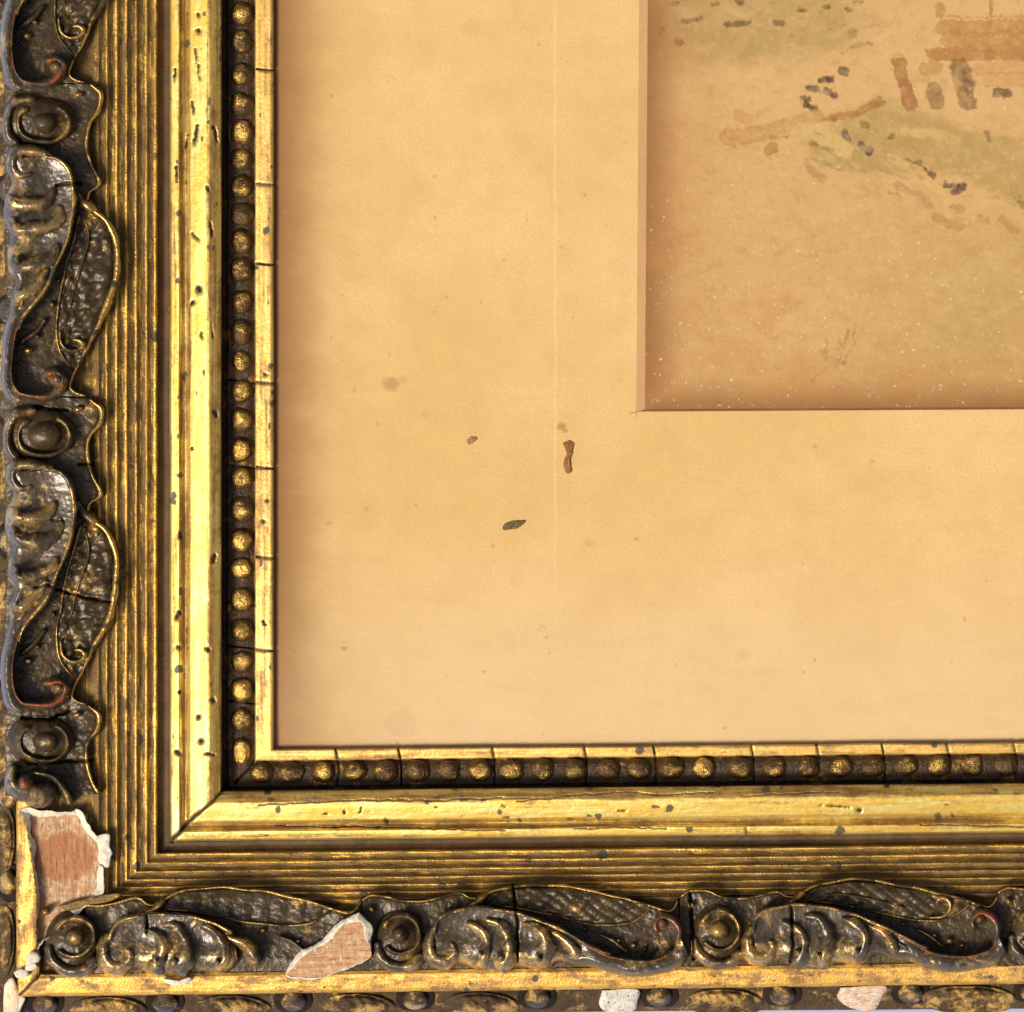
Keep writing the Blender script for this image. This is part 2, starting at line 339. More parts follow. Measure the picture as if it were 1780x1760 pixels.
    for a, b, w_ in (((1480, 54), (1486, 58), 6), ((1480, 80), (1508, 77), 4), ((1464, 92), (1468, 94), 4), ((1512, 76), (1516, 78), 4), ((1476, 66), (1490, 64), 3)): stroke([a, b], w_, (160, 122, 74), .7, .1)
    stroke([(1262, 240), (1300, 236), (1360, 222), (1420, 204)], 13, (202, 156, 92), .85, .35); stroke([(1266, 232), (1330, 234)], 11, (198, 150, 84), .5)
    stroke([(1286, 200), (1300, 206)], 9, (212, 160, 86), .7)
    stroke([(1446, 206), (1490, 196), (1530, 176)], 7, (172, 122, 74), .9, .4); stroke([(1430, 208), (1450, 206)], 4, (170, 110, 62), .7)
    stroke([(1336, 262), (1344, 256)], 10, (170, 124, 58), .8); stroke([(1340, 240), (1370, 236)], 3, (120, 92, 48), .7)
    for a, b, w_ in (((1470, 232), (1478, 244), 6), ((1496, 254), (1514, 264), 7), ((1578, 282), (1600, 284), 4.5), ((1606, 294), (1624, 306), 4), ((1648, 322), (1676, 326), 7), ((1660, 334), (1668, 330), 7)):
        stroke([a, b], w_, (92, 72, 66), .92, .1, int(a[0]) % 5)
    for a, b, w_ in (((1500, 216), (1508, 218), 6), ((1546, 240), (1550, 238), 5), ((1716, 230), (1718, 246), 5), ((1412, 252), (1418, 250), 6), ((1770, 350), (1780, 356), 5), ((1762, 344), (1776, 342), 3)):
        stroke([a, b], w_, (132, 110, 66), .8, .1)
    for p, w_ in (([(1400, 280), (1412, 296), (1430, 312)], 7), ([(1560, 322), (1600, 342), (1618, 358)], 7), ([(1626, 376), (1650, 390), (1670, 394)], 7), ([(1742, 382), (1765, 400)], 8), ([(1700, 380), (1716, 384)], 6), ([(1660, 362), (1668, 364)], 9)):
        stroke(p, w_, (188, 146, 96), .8, .3)
    for p, w_ in (([(1572, 230), (1620, 232), (1660, 244)], 9), ([(1390, 230), (1440, 236), (1470, 262)], 16), ([(1550, 276), (1600, 300), (1650, 350)], 8), ([(1340, 196), (1390, 178)], 7), ([(1660, 150), (1664, 184)], 5), ([(1592, 118), (1606, 180)], 6), ([(1540, 96), (1600, 96)], 5)):
        stroke(p, w_, (226, 188, 122), .7, 0)
    rp = np.random.default_rng(11)
    for _ in range(46):     # small broken dabs in the grassy bank
        u = rp.uniform(1400, 1790); v = 255+(u-1400)*.22+rp.normal(0, 26); L_ = rp.uniform(4, 22)
        stroke([(u, v), (u+L_, v+L_*rp.uniform(.1, .6))], rp.uniform(1.6, 4.5), [(150, 124, 78), (226, 192, 132), (172, 146, 94)][int(rp.integers(3))], .5, 0, int(rp.integers(9)))
    for _ in range(26):
        u = rp.uniform(1130, 1560); v = rp.uniform(0, 80)-(u-1130)*.04; L_ = rp.uniform(3, 14)
        stroke([(u, v), (u+L_, v-L_*.1)], rp.uniform(1.2, 3.2), (140, 118, 72), .45, 0, int(rp.integers(9)))
    # dry pencil-like strokes near the lower edge
    for p, w_ in (([(1484, 566), (1482, 600), (1466, 632)], 1.6), ([(1474, 574), (1458, 630)], 2.2), ([(1438, 590), (1434, 640), (1414, 660)], 1.5), ([(1462, 590), (1452, 636)], 1.2), ([(1400, 672), (1414, 660)], 1.2)):
        stroke(p, w_+1, (170, 126, 82), .6, 0)
    # grain of the paper and small pale abrasions
    gr = fbm(X/5, Y/5, 31, 3); lay(sm(.10, .34, gr), (232, 198, 146), .30); lay(sm(.10, .34, -gr), (178, 134, 86), .25)
    gb = fbm(X/22, Y/14, 35, 4); lay(sm(.05, .3, gb), (228, 194, 138), .3); lay(sm(.05, .3, -gb), (188, 142, 90), .28)
    # shade of the mat's window edge, painted into the paper as a brown falloff
    e = np.minimum((X-1120)+10*fbm(X/60, Y/70, 11), (716-Y)*1.15+10*fbm(X/70, Y/60, 12))
    lay(1-sm(-6, 78, e), (132, 84, 56), .85)
    lay((1-sm(10, 190, e))*(.8+.9*fbm(X/50, Y/50, 13)), (188, 134, 82), .5)
    lay(sm(.08, .3, fbm(X/90, Y/70, 15))*sm(300, 500, Y), (204, 148, 92), .35)
    r = np.random.default_rng(3)
    for _ in range(520):
        u, v = r.uniform(1125, 1800), 716-abs(r.normal(0, 1))*260
        if v < 180: continue
        i, j = int((u-x0)/1.8), int((v-y0)/1.8); s = r.uniform(.1, .5) if r.random() < .85 else r.uniform(.5, .9)
        if 0 <= i < X.shape[0]-2 and 0 <= j < X.shape[1]-1:
            c[i:i+int(r.integers(1, 3)), j:j+int(r.integers(1, 3))] = c[i, j]*(1-s) + srgb((250, 228, 190))*s
    z = -7 + 0*X
    m, t, P = newmat('watercolour_on_paper'); q = N(t)
    t.links.new(q.attr('paint').outputs['Vector'], P.inputs['Base Color']); P.inputs['Roughness'].default_value = .85
    st = q.attr('st').outputs['Vector']
    bp = q.n('ShaderNodeBump', {'Height': q.noise(st, .10, .10, 5, .6), 'Strength': .3, 'Distance': 3*PX}); t.links.new(bp.outputs[0], P.inputs['Normal'])
    P.inputs['Specular IOR Level'].default_value = .2
    org = W((x0+x1)/2, (y0+y1)/2, -7)
    o = sheet('watercolour_painting', X, Y, z, m, None, origin=org, cracks=False, paint=(c*PAINT_GAIN).reshape(-1, 3))
    o.location = org
    o['label'] = 'faded watercolour landscape with huts and stones, seen in the mat window'; o['category'] = 'painting'
PAINT_GAIN = np.array([.735, .735, .72])
painting()

# ------------------------------------------------------------------ mat board with bevelled window
def mat_board():
    m, t, P = newmat('aged_mat_board'); q = N(t); st = q.attr('st').outputs['Vector']
    big = q.noise(st, .0032, .0032, 4, .55, (3, 1, 0)); mid = q.noise(st, .016, .016, 6, .7, (0, 5, 0)); fine = q.noise(st, .22, .22, 4, .7)
    c = q.mix(q.step(big, .36, .64), (.645, .425, .168), (.70, .475, .212))
    c = q.mix(q.step(mid, .42, .70, 0, .32), c, (.53, .345, .12))
    c = q.mix(q.step(fine, .40, .70, 0, .38), c, (.50, .32, .13))
    sep = q.n('ShaderNodeSeparateXYZ', {0: st})
    # pinkish tone towards the lower edge and a browner one towards the corner
    wob = q.m('MULTIPLY', q.m('SUBTRACT', q.noise(st, .008, .012, 4, .6, (8, 8, 0)), .5), 160)
    yy = q.m('ADD', sep.outputs[1], wob); xx = q.m('ADD', sep.outputs[0], wob)
    c = q.mix(q.m('MULTIPLY', q.step(yy, 880, 1250), .6), c, (.66, .49, .29))
    c = q.mix(q.m('MULTIPLY', q.step(q.noise(st, .006, .02, 5, .65, (1, 9, 0)), .52, .60), .16), c, (.60, .38, .16))
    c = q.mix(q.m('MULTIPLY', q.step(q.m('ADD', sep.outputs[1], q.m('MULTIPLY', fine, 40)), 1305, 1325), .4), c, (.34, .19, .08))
    c = q.mix(q.m('MULTIPLY', q.step(xx, 700, 470), .5), c, (.47, .29, .11))  # wide falloff of the frame's shade along the left edge, painted in
    c = q.mix(q.m('MULTIPLY', q.step(q.m('ADD', sep.outputs[0], q.m('MULTIPLY', wob, .25)), 590, 474), .95), c, (.27, .135, .05))  # darker core of the painted shade beside the left sight edge
    c = q.mix(q.m('MULTIPLY', q.step(q.m('SUBTRACT', yy, xx), 420, 860), .4), c, (.54, .34, .17))
    # faint ruled line marks
    wv = q.m('MULTIPLY', q.m('SUBTRACT', q.noise(st, .02, .02, 4, .6, (4, 4, 0)), .5), 9)
    for s_, pos, a in ((0, 965, .30), (1, 857, .26), (1, 888, .22)):
        a = q.m('MULTIPLY', q.m('MULTIPLY', q.step(q.noise(st, .03, .03, 4, .7, (6, 4, 0)), .35, .6, .35, 1), a), q.step(sep.outputs[1], 800, 1180, 1, 0) if s_ == 0 else q.step(sep.outputs[0], 640, 1100, .35, 1))
        d = q.m('ABSOLUTE', q.m('SUBTRACT', q.m('ADD', sep.outputs[s_], wv), pos))
        c = q.mix(q.m('MULTIPLY', q.step(d, .8, 4.2, 1, 0), a), c, (.86, .60, .30) if s_ == 0 else (.60, .38, .18))
    c = q.mix(q.m('MULTIPLY', q.spots(st, 120, .80, (2, 7, 0)), .16), c, (.42, .22, .08))
    c = q.mix(q.m('MULTIPLY', q.spots(st, 20, .90, (5, 3, 0)), .45), c, (.40, .24, .10))
    c = q.mix(q.attr('gold').outputs['Fac'], c, (.80, .45, .22))
    c = q.mix(q.attr('bole').outputs['Fac'], c, (.36, .19, .07))
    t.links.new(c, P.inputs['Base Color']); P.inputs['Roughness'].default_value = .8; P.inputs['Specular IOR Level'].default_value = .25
    h = q.m('ADD', q.noise(st, .12, .12, 5, .7), q.m('MULTIPLY', q.noise(st, .03, .03, 3, .5), 1.2))
    bp = q.n('ShaderNodeBump', {'Height': h, 'Strength': .20, 'Distance': 3*PX}); t.links.new(bp.outputs[0], P.inputs['Normal'])
    # window corner (top of bevel): left edge x 1111->1106, lower edge y 714->711
    cx, cy = 1106, 716
    a = lambda y: cx + 5*(cy-y)/716; b = lambda x: cy - 4*(x-cx)/674
    us = np.r_[0, .02, np.linspace(.05, .95, 120), .98, 1]
    L, R, T, B = 440, 1850, -60, 1335
    def stains(X, Y):
        s = np.zeros(X.shape)
        for (x, y, r, k) in ((680, 668, 22, .6), (700, 660, 12, .3), (598, 1128, 6, .7), (1106, 938, 5, .8), (722, 878, 3.5, .8), (1024, 945, 11, .3), (950, 1108, 4, .6), (945, 1090, 7, .3), (572, 910, 8, .4),
                             (1086, 248, 5, .4), (976, 742, 12, .8), (982, 748, 6, .9), (840, 1168, 4, .6), (512, 1132, 5, .7), (775, 1175, 4, .4), (1154, 972, 4, .5), (506, 1075, 3, .6), (740, 720, 12, .2), (1260, 1265, 4, .5), (690, 1290, 4, .6), (944, 1276, 4, .5)):
            d = np.hypot(X-x, (Y-y)*1.2) + 4*fbm(X/5, Y/5, 3)*1.5; s = np.maximum(s, k*(1-sm(r*.3, r, d)))
        for ln in ([(1097, 718.5), (1108, 716)], [(1106, 714), (1107.5, 727)]): s = np.maximum(s, .75*(1-sm(.4, 2.2, seg_dist(X, Y, ln))))
        return s
    def pl(pts):  # strip between polyline rows
        return None
    o = None
    # top face: left strip and lower strip as dense sheets, then the bevel and its core
    xs = np.linspace(0, 1, 260); ys = np.arange(T, B+1, 2.6)
    Yg = np.tile(ys, (len(xs), 1)); A = a(np.minimum(Yg, cy)); Xg = L + (A-L)*xs[:, None]
    Xg = np.where(Yg > cy, L+(cx-L)*xs[:, None], Xg)
    org = W(1100, 720, 0)
    V = []; F = []; AT = {'st': [], 'gold': [], 'bole': []}; nv = 0
    def add(X, Y, Z, gold=0., st_on=True):
        nonlocal nv
        x, y, z = W(X, Y, Z); v = np.stack([x-org[0], y-org[1], z-org[2]], -1).reshape(-1, 3)
        f = grid_faces(*X.shape); p = v[f[:, 0]]
        if np.cross(v[f[:, 1]]-p, v[f[:, 2]]-p)[:, 2].sum() < 0: f = f[:, ::-1]
        V.append(v); F.append(f+nv); nv += len(v)
        AT['st'].append(np.stack([X, Y, Z+0*X], -1).reshape(-1, 3)); AT['gold'].append(np.broadcast_to(gold, X.shape).ravel()); AT['bole'].append(stains(X, Y).ravel() if st_on else np.zeros(X.size))
    wave = lambda X, Y: 2.2*fbm(X/160, Y/160, 40, 3)
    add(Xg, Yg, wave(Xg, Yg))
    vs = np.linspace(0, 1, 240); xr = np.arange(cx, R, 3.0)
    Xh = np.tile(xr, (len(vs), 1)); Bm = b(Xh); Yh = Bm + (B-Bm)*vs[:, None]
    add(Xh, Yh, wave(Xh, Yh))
    # bevels (left one wide, lower one narrow as the viewer sees it)
    k = np.linspace(0, 1, 9)[:, None]
    yb = np.linspace(T, cy, 380)[None]
    X = a(yb)*(1-k) + (a(yb)+15)*k + 0*yb; Y = yb + (-3)*k*(yb > cy-1); Z = wave(X, Y)*(1-k) - 7*k
    jit = .8*fbm(X/9, Y/30, 44)
    add(X+jit, Y, Z, gold=.6, st_on=False)
    xb = np.linspace(cx, R, 380)[None]
    Y = b(xb)*(1-k) + (b(xb)-4)*k; X = xb + 15*k*(xb < cx+1); Z = wave(X, Y)*(1-k) - 7*k
    add(X, Y, Z, gold=.2, st_on=False)
    me = raw_mesh('mat_board', np.vstack(V), np.vstack(F), m, {q_: np.concatenate(v_) for q_, v_ in AT.items()})
    o = link('mat_board', me, None, loc=org)
    o['label'] = 'yellowed cream mat around the watercolour, scattered with small brown stains'; o['category'] = 'mat'
    return m
mat_board()

# loose bits lying on the mat
def flake(outline, H, col, label, cat, rough=.7):
    P_ = np.array(outline, float); c = P_.mean(0); n = 40
    Q = spline(np.vstack([P_, P_[:1]]), n=n+1)[:-1]
    rs = np.array([0.001, .3, .55, .75, .88, .96, 1.0, 1.0]); hh = np.array([1, .97, .88, .7, .5, .3, .1, -.2])
    X = c[0] + (Q[:, 0][None]-c[0])*rs[:, None]; Y = c[1] + (Q[:, 1][None]-c[1])*rs[:, None]
    X = X+3*fbm(X/4, Y/4, 19); Y = Y+3*fbm(X/4, Y/4, 23); Z = 1.0 + H*hh[:, None] + H*1.2*fbm(X/5, Y/5, 9)
    X, Y, Z = [np.concatenate([a_, a_[:, :1]], 1) for a_ in (X, Y, Z)]
    m = plain('flake_brown', col, tuple(v*1.7 for v in col), .15, .15, .95, .6)
    org = W(c[0], c[1], 1)
    o = sheet('flake', X, Y, Z, m, None, origin=org, cracks=False); o.location = org
    o['label'] = label; o['category'] = cat
flake([(978, 770), (990, 767), (998, 772), (994, 790), (991, 805), (994, 820), (985, 824), (980, 815), (981, 798), (986, 785)], 3, (.20, .095, .03), 'long curled reddish brown flake stuck on the mat', 'debris flake')
flake([(874, 915), (882, 908), (897, 906), (911, 905), (912, 910), (900, 918), (886, 921), (876, 922)], 2, (.10, .075, .028), 'dark olive oval flake lying on the mat', 'debris flake')
flake([(811, 768), (816, 761), (825, 759), (830, 764), (823, 770), (815, 773)], 1.5, (.26, .13, .05), 'small tan brown crumb on the mat, left of the long flake', 'debris flake')

# ------------------------------------------------------------------ the frame
FR = empty('picture_frame', BASE)
FR['label'] = 'antique gilded wooden picture frame with carved leaf scrolls and a chipped corner'; FR['category'] = 'picture frame'

# chips: surfaces broken away, in traced coordinates
zc = lambda L: [(x/3.826, 1300+y/3.826) for x, y in L]
WOOD1 = zc([(203, 452), (290, 462), (380, 458), (450, 450), (510, 452), (545, 500), (570, 560), (610, 600), (650, 640), (658, 700), (655, 770), (640, 800), (648, 880), (640, 930), (600, 985), (550, 1020), (440, 1070), (432, 1110), (420, 1160), (340, 1230), (262, 1290), (250, 1250), (262, 1000), (240, 800), (232, 730), (255, 690), (245, 640), (215, 560)])
GES1 = zc([(130, 420), (200, 404), (300, 415), (430, 432), (480, 425), (515, 408), (560, 455), (600, 520), (645, 590), (680, 578), (722, 582), (740, 700), (732, 770), (715, 802), (688, 790), (698, 950), (660, 1015), (590, 1045), (540, 1090), (470, 1142), (400, 1200), (330, 1252), (262, 1320), (246, 1320), (246, 1000), (222, 800), (198, 640), (180, 520)])
zd = lambda L: [(400+x/3.52, 1260+y/3.52) for x, y in L]
WOOD2 = zd([(740, 1212), (770, 1206), (800, 1212), (820, 1260), (830, 1300), (850, 1360), (858, 1420), (800, 1455), (700, 1492), (560, 1545), (460, 1548), (372, 1540), (352, 1522), (400, 1470), (470, 1400), (540, 1360), (600, 1330), (650, 1270), (690, 1230)])
GES2 = zd([(785, 1150), (830, 1190), (870, 1240), (866, 1300), (864, 1370), (862, 1428), (800, 1465), (700, 1502), (550, 1556), (440, 1556), (358, 1546), (343, 1512), (390, 1430), (450, 1375), (520, 1345), (572, 1312), (610, 1262), (650, 1215), (710, 1180)])

# profile: (x on left rail, y on lower rail at the mitre, slope of lower line, height)
def prof(*rows): return np.array(rows, float)
SL = -.0100
PROF = {
 'sight_edge': ('lip', prof((477, 1302, -.0095, -4), (475.8, 1303, -.0095, 9), (474, 1304, -.0095, 13.5), (470, 1306, -.0095, 14.5), (458, 1313, SL, 12.8), (447, 1320, SL, 11), (444, 1322.5, SL, 10), (442.5, 1324, SL, 3))),
 'bead_channel': ('channel', prof((442.5, 1324, SL, 5), (441, 1325.5, SL, 5), (438, 1328, SL, 8), (430, 1334, SL, 12), (418, 1345, SL, 14), (404, 1358, SL, 12), (399, 1366, SL, 14), (396, 1369, SL, 13), (394, 1370, SL, 4), (387, 1374, SL, 6), (385.5, 1375, SL, 8))),
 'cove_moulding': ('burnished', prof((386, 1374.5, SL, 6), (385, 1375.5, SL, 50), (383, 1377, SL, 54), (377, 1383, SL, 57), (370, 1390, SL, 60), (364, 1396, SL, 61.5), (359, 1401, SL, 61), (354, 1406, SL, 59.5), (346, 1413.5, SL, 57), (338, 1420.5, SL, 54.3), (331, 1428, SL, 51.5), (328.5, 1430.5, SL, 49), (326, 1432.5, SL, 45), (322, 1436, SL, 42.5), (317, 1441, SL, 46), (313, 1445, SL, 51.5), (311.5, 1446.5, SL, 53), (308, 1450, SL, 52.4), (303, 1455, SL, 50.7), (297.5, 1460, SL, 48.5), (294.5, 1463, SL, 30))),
 'groove': ('groove', prof((295, 1462.5, SL, 32), (293, 1464, SL, 28), (285, 1471, SL, 27), (278, 1478, SL, 31), (275, 1481, SL, 37))),
}
def along_samples(lo, hi, marks, step=3.0):
    a = list(np.arange(lo, hi, step))+[hi]
    for m_ in marks: a += list(np.arange(m_-5, m_+5.1, 1.0))
    a = np.unique(np.round(np.clip(a, lo, hi), 3)); return a
def densify(p, step=1.9):
    out = [p[0]]
    for a, b in zip(p[:-1], p[1:]):
        n = max(1, int(np.ceil(max(abs(a[0]-b[0]), abs(a[3]-b[3])*.35)/step)))
        for i in range(1, n+1): out.append(a+(b-a)*i/n)
    return np.array(out)
def smooth_profile(p):
    return densify(p, 1.6)
marksL = [p[1] for c in CR for p in c[0] if p[0] < 480 and p[1] < 1420]
marksB = [p[0] for c in CR for p in c[0] if p[1] > 1290 and c[1] > 1.0]
def rail_part(name, matname, P_, step=3.0, goldf=None, amp=.6, label=None):
    P_ = smooth_profile(P_)
    objs = []
    gold = goldf(P_) if goldf is not None else np.zeros(len(P_))
    # left rail: along = y from -60 to mitre
    f = np.unique(np.r_[(along_samples(-60, 1480, marksL, step)+60)/1540, 1.0])
    X = np.tile(P_[:, 0][:, None], (1, len(f))); Yend = P_[:, 1][:, None]
    Y = -60 + (Yend+60)*f[None]
    n = fbm(Y/90, X/9, 5)*amp*1.6 + fbm(Y/14, X/7, 6)*amp
    Z = P_[:, 3][:, None] + n; Xw = X + fbm(Y/130, X/60, 7)*1.6
    Z = hole(Xw, Y, Z)
    objs.append(sheet(name, Xw, Y, Z, M[matname], FR, axis=1, gold=gold[:, None]+0*Y))
    f = np.unique(np.r_[(along_samples(0, 1830, marksB, step))/1830, 1.0])
    x0 = P_[:, 0][:, None]; X = x0 + (1840-x0)*f[None]; Y = P_[:, 1][:, None] + P_[:, 2][:, None]*(X-x0)
    n = fbm(X/90, P_[:, 0][:, None]/9+0*X, 15)*amp*1.6 + fbm(X/14, P_[:, 0][:, None]/7+0*X, 16)*amp
    Z = P_[:, 3][:, None] + n; Yw = Y + fbm(X/130, Y/60, 17)*1.6*sm(0, 60, X-x0)
    Z = hole(X, Yw, Z)
    objs.append(sheet(name, X, Yw, Z, M[matname], FR, axis=0, gold=gold[:, None]+0*Y-(.10 if matname == 'reed' else 0)))
    return objs
def hole(X, Y, Z):
    k = inside(X, Y, GES1)
    Z = np.where(k, np.minimum(Z, 76), Z)
    return np.where(inside(X, Y, [(-60, 1706), (4, 1712), (9, 1740), (12, 1800), (-60, 1800)]), -110, Z)
def cove_gold(P_):  # lit slope brighter, hollow and inner edge darker: light put into the gilding
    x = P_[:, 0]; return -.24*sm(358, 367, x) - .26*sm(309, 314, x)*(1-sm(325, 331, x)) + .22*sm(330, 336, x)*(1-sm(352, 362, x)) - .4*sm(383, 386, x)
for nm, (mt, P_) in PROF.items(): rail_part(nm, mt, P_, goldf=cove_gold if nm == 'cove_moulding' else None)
# reeds: ridges at traced positions, ground rising outward
RX = [270, 255, 237, 220, 203, 186, 170]; RY = [1486, 1501, 1516, 1530, 1543.5, 1557, 1570]
rows = []
for i in range(len(RX)-1):
    xa, xb = RX[i], RX[i+1]; ya, yb = RY[i], RY[i+1]
    for k in range(10):
        u = k/10; z = 42 + (275-(xa+(xb-xa)*u))*.40
        rows.append((xa+(xb-xa)*u, ya+(yb-ya)*u, SL-.0008*i/6*2, z - 3.4*math.sin(math.pi*u)**.8))
reedP = np.array([(275, 1481, SL, 36), (273.5, 1483, SL, 42)]+rows)
def reed_gold(P_):
    d = np.min(np.abs(P_[:, 0][:, None]-np.array(RX)[None]), 1); return .52*(1-sm(.8, 3.6, d))
rail_part('reeded_moulding', 'reed', reedP, goldf=reed_gold, amp=1.7)
# ground below the ornaments, outer band, sloping outer side
zr = reedP[-1]
rail_part('ornament_ground', 'reed', prof((zr[0], zr[1], SL, zr[3]), (158, 1580, SL, 76), (100, 1650, -.012, 74), (74, 1688, -.0125, 76), (67, 1696, -.0125, 94)), step=4, amp=1.2)
rail_part('outer_band', 'band', prof((68, 1695, -.0125, 94), (60, 1701, -.0125, 97), (56, 1706, -.0125, 97), (34, 1727, -.0128, 90), (30, 1731, -.0128, 87), (28.5, 1733, -.0128, 80)), amp=.7)
rail_part('outer_side', 'side', prof((29, 1732, -.0128, 82), (31, 1731, -.0128, 70), (27, 1737, -.0128, 62), (18, 1746, -.0128, 58), (8, 1754, -.0128, 50), (-2, 1762, -.0128, 40), (-8, 1767, -.0075, 28), (-8, 1767, -.0075, -108)), step=4, amp=1.6)

# beads
def bead_mesh():
    n, m_ = 12, 20
    a = np.linspace(0, math.pi/2*1.15, n)[:, None]; b = np.linspace(0, 2*math.pi, m_, endpoint=False)[None]
    X = np.sin(a)*np.cos(b); Y = np.sin(a)*np.sin(b); Z = np.cos(a)+0*b
    return X, Y, Z
BX, BY, BZ = bead_mesh()
def bead(px, py, axis, i):
    r = np.random.default_rng(i+100*axis)
    rx, ry, rz = (20+r.uniform(-2, 1), 24.5+r.uniform(-3, 1.5), 19+r.uniform(-4, 1.5))
    if axis == 0: rx, ry = ry, rx
    dent = 1+.30*fbm(BX*1.7+i*3.1, BY*1.7+BZ+axis*5, i % 9, 3)
    X = px+BX*rx*dent; Y = py+BY*ry*dent; Z = 8+np.sign(BZ)*np.abs(BZ)**1.15*rz*dent
    st = np.stack([X, Y, Z], -1).reshape(-1, 3)
    loc = Vector(W(px, py, 8))
    x, y, z = W(X, Y, Z); V = np.stack([x-loc[0], y-loc[1], z-loc[2]], -1).reshape(-1, 3)
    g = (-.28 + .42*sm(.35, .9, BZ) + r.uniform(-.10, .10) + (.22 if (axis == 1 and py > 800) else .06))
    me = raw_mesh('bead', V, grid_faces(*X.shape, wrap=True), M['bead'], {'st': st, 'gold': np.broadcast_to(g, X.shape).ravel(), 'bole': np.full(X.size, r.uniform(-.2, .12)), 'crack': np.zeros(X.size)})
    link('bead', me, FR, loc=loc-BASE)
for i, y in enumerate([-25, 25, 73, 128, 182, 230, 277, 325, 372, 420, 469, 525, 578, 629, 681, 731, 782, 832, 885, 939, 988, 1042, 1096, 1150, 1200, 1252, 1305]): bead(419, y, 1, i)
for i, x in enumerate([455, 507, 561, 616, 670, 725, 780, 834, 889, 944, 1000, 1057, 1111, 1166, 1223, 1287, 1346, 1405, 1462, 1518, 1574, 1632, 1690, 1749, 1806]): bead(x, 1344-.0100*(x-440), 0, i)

# ------------------------------------------------------------------ ornament pieces, local (s along, t outward, h above ground)
F_T = ([-90, -82, -60, -41, -20, 0, 30, 45, 62, 78, 90], [-133, -121, -74, -45, -21, 0, 47, 60, 72, 84, 92])
class Inst:
    def __init__(s, kind, o, sc): s.kind, s.o, s.sc = kind, o, sc
    def px(s, S, T):
        if s.kind == 'B':
            x = s.o + S*s.sc; y = 1622+T-.0115*(x-694)
        else: x, y = 86-np.interp(T, *F_T)+0*S, s.o + S*s.sc
        k = 9.0; return x + k*fbm(x/70+s.o, y/70, 101, 2), y + k*fbm(x/70+s.o, y/70, 105, 2)
    def gz(s, T): return np.interp(T, [-85, -60, 20, 80], [80, 86, 93, 93] if s.kind == 'B' else [80, 86, 100, 104])
    @property
    def axis(s): return 0 if s.kind == 'B' else 1
def opiece(I, name, S, T, Hh, mat='leaf', parent=None, gold=None, bole=None, amp=1.0, wrap=False, nf=16., label=None, keep=None):
    X, Y = I.px(S, T)
    if mat in ('leaf', 'patina'): gold = np.asarray(gold) + .34*fbm(X/75, Y/75, 111, 3)
    nz = fbm(X/nf, Y/nf, 50, 4)*amp*3.2 + fbm(X/5, Y/5, 57, 2)*amp*.9
    Z = I.gz(T)+Hh+nz*sm(-8, 8, Hh)
    return sheet(name, X, Y, Z, M[mat], parent or FR, axis=I.axis, gold=gold, bole=bole, wrap=wrap, label=label)
def tube(I, name, pts, mat='leaf', parent=None, base=-10, gold=0., ridge=0., bole=0., bside=0, pw=.8, amp=1.0, step=2.0, endcap=True):
    """pts rows (s,t,r,H): half round sweep; ridge adds gold on the crest, bole adds red near one side of it"""
    Q = spline(pts, step)
    d = np.gradient(Q[:, :2], axis=0); d /= np.hypot(d[:, 0], d[:, 1])[:, None]+1e-9
    nrm = np.stack([-d[:, 1], d[:, 0]], 1)
    rmax = Q[:, 2].max(); na = int(np.clip(rmax*2.2, 9, 30)); a = np.linspace(0, math.pi, na)[None]
    n = len(Q); u = np.arange(n)/(n-1)
    L = np.r_[0, np.cumsum(np.hypot(*np.diff(Q[:, :2], axis=0).T))]
    cap = np.ones(n)
    if endcap:
        r0, r1 = Q[0, 2], Q[-1, 2]
        cap = np.sqrt(np.clip(1-(1-np.clip(L/r0, 0, 1))**2, .002, 1))*np.sqrt(np.clip(1-(1-np.clip((L[-1]-L)/r1, 0, 1))**2, .002, 1))
    wob = 1+.85*fbm(L/16+Q[0, 0], L*0+Q[0, 1]/7, 77, 3)
    r = (Q[:, 2]*cap*wob)[:, None]
    S = Q[:, 0][:, None]+nrm[:, 0][:, None]*np.cos(a)*r; T = Q[:, 1][:, None]+nrm[:, 1][:, None]*np.cos(a)*r
    Hh = base+(Q[:, 3][:, None]-base)*(cap**.7)[:, None]*np.sin(a)**pw
    sn = np.sin(a)+0*r
    brk = np.clip(.62+3.4*fbm(L/22+Q[0, 1], L*0+I.o/50, 79, 4), 0, 1.15)[:, None]
    g = gold + ridge*brk*sm(.80, .99, sn)
    bole = bole*np.clip(.8+1.6*fbm(L/18+Q[0, 1], L*0+I.o/31, 83, 3), 0, 1.1)[:, None]
    bo = bole*sm(.45, .8, sn)*sm(-.1, .35, np.cos(a)*bside+0*r) if bside else bole*sm(.85, .99, sn)
    return opiece(I, name, S, T, Hh, mat, parent, g, bo, amp)
def loft(I, name, A, B, hf, mat='leaf', parent=None, gold=0., bole=0., amp=1.0, nu=None, step=2.0, nf=16.):
    A = spline(A, step); n = len(A); B = spline(B, n=n)
    wmax = np.hypot(A[:, 0]-B[:, 0], A[:, 1]-B[:, 1]).max(); nu = nu or int(max(8, wmax/1.8))
    u = np.linspace(0, 1, nu)[None]; v = np.linspace(0, 1, n)[:, None]
    S = A[:, 0][:, None]*(1-u)+B[:, 0][:, None]*u; T = A[:, 1][:, None]*(1-u)+B[:, 1][:, None]*u
    Hh = hf(u+0*v, v+0*u, S, T); gg = gold(u+0*v, v+0*u, S, T) if callable(gold) else gold
    bb = bole(u+0*v, v+0*u, S, T) if callable(bole) else bole
    return opiece(I, name, S, T, Hh, mat, parent, gg, bb, amp, nf=nf)
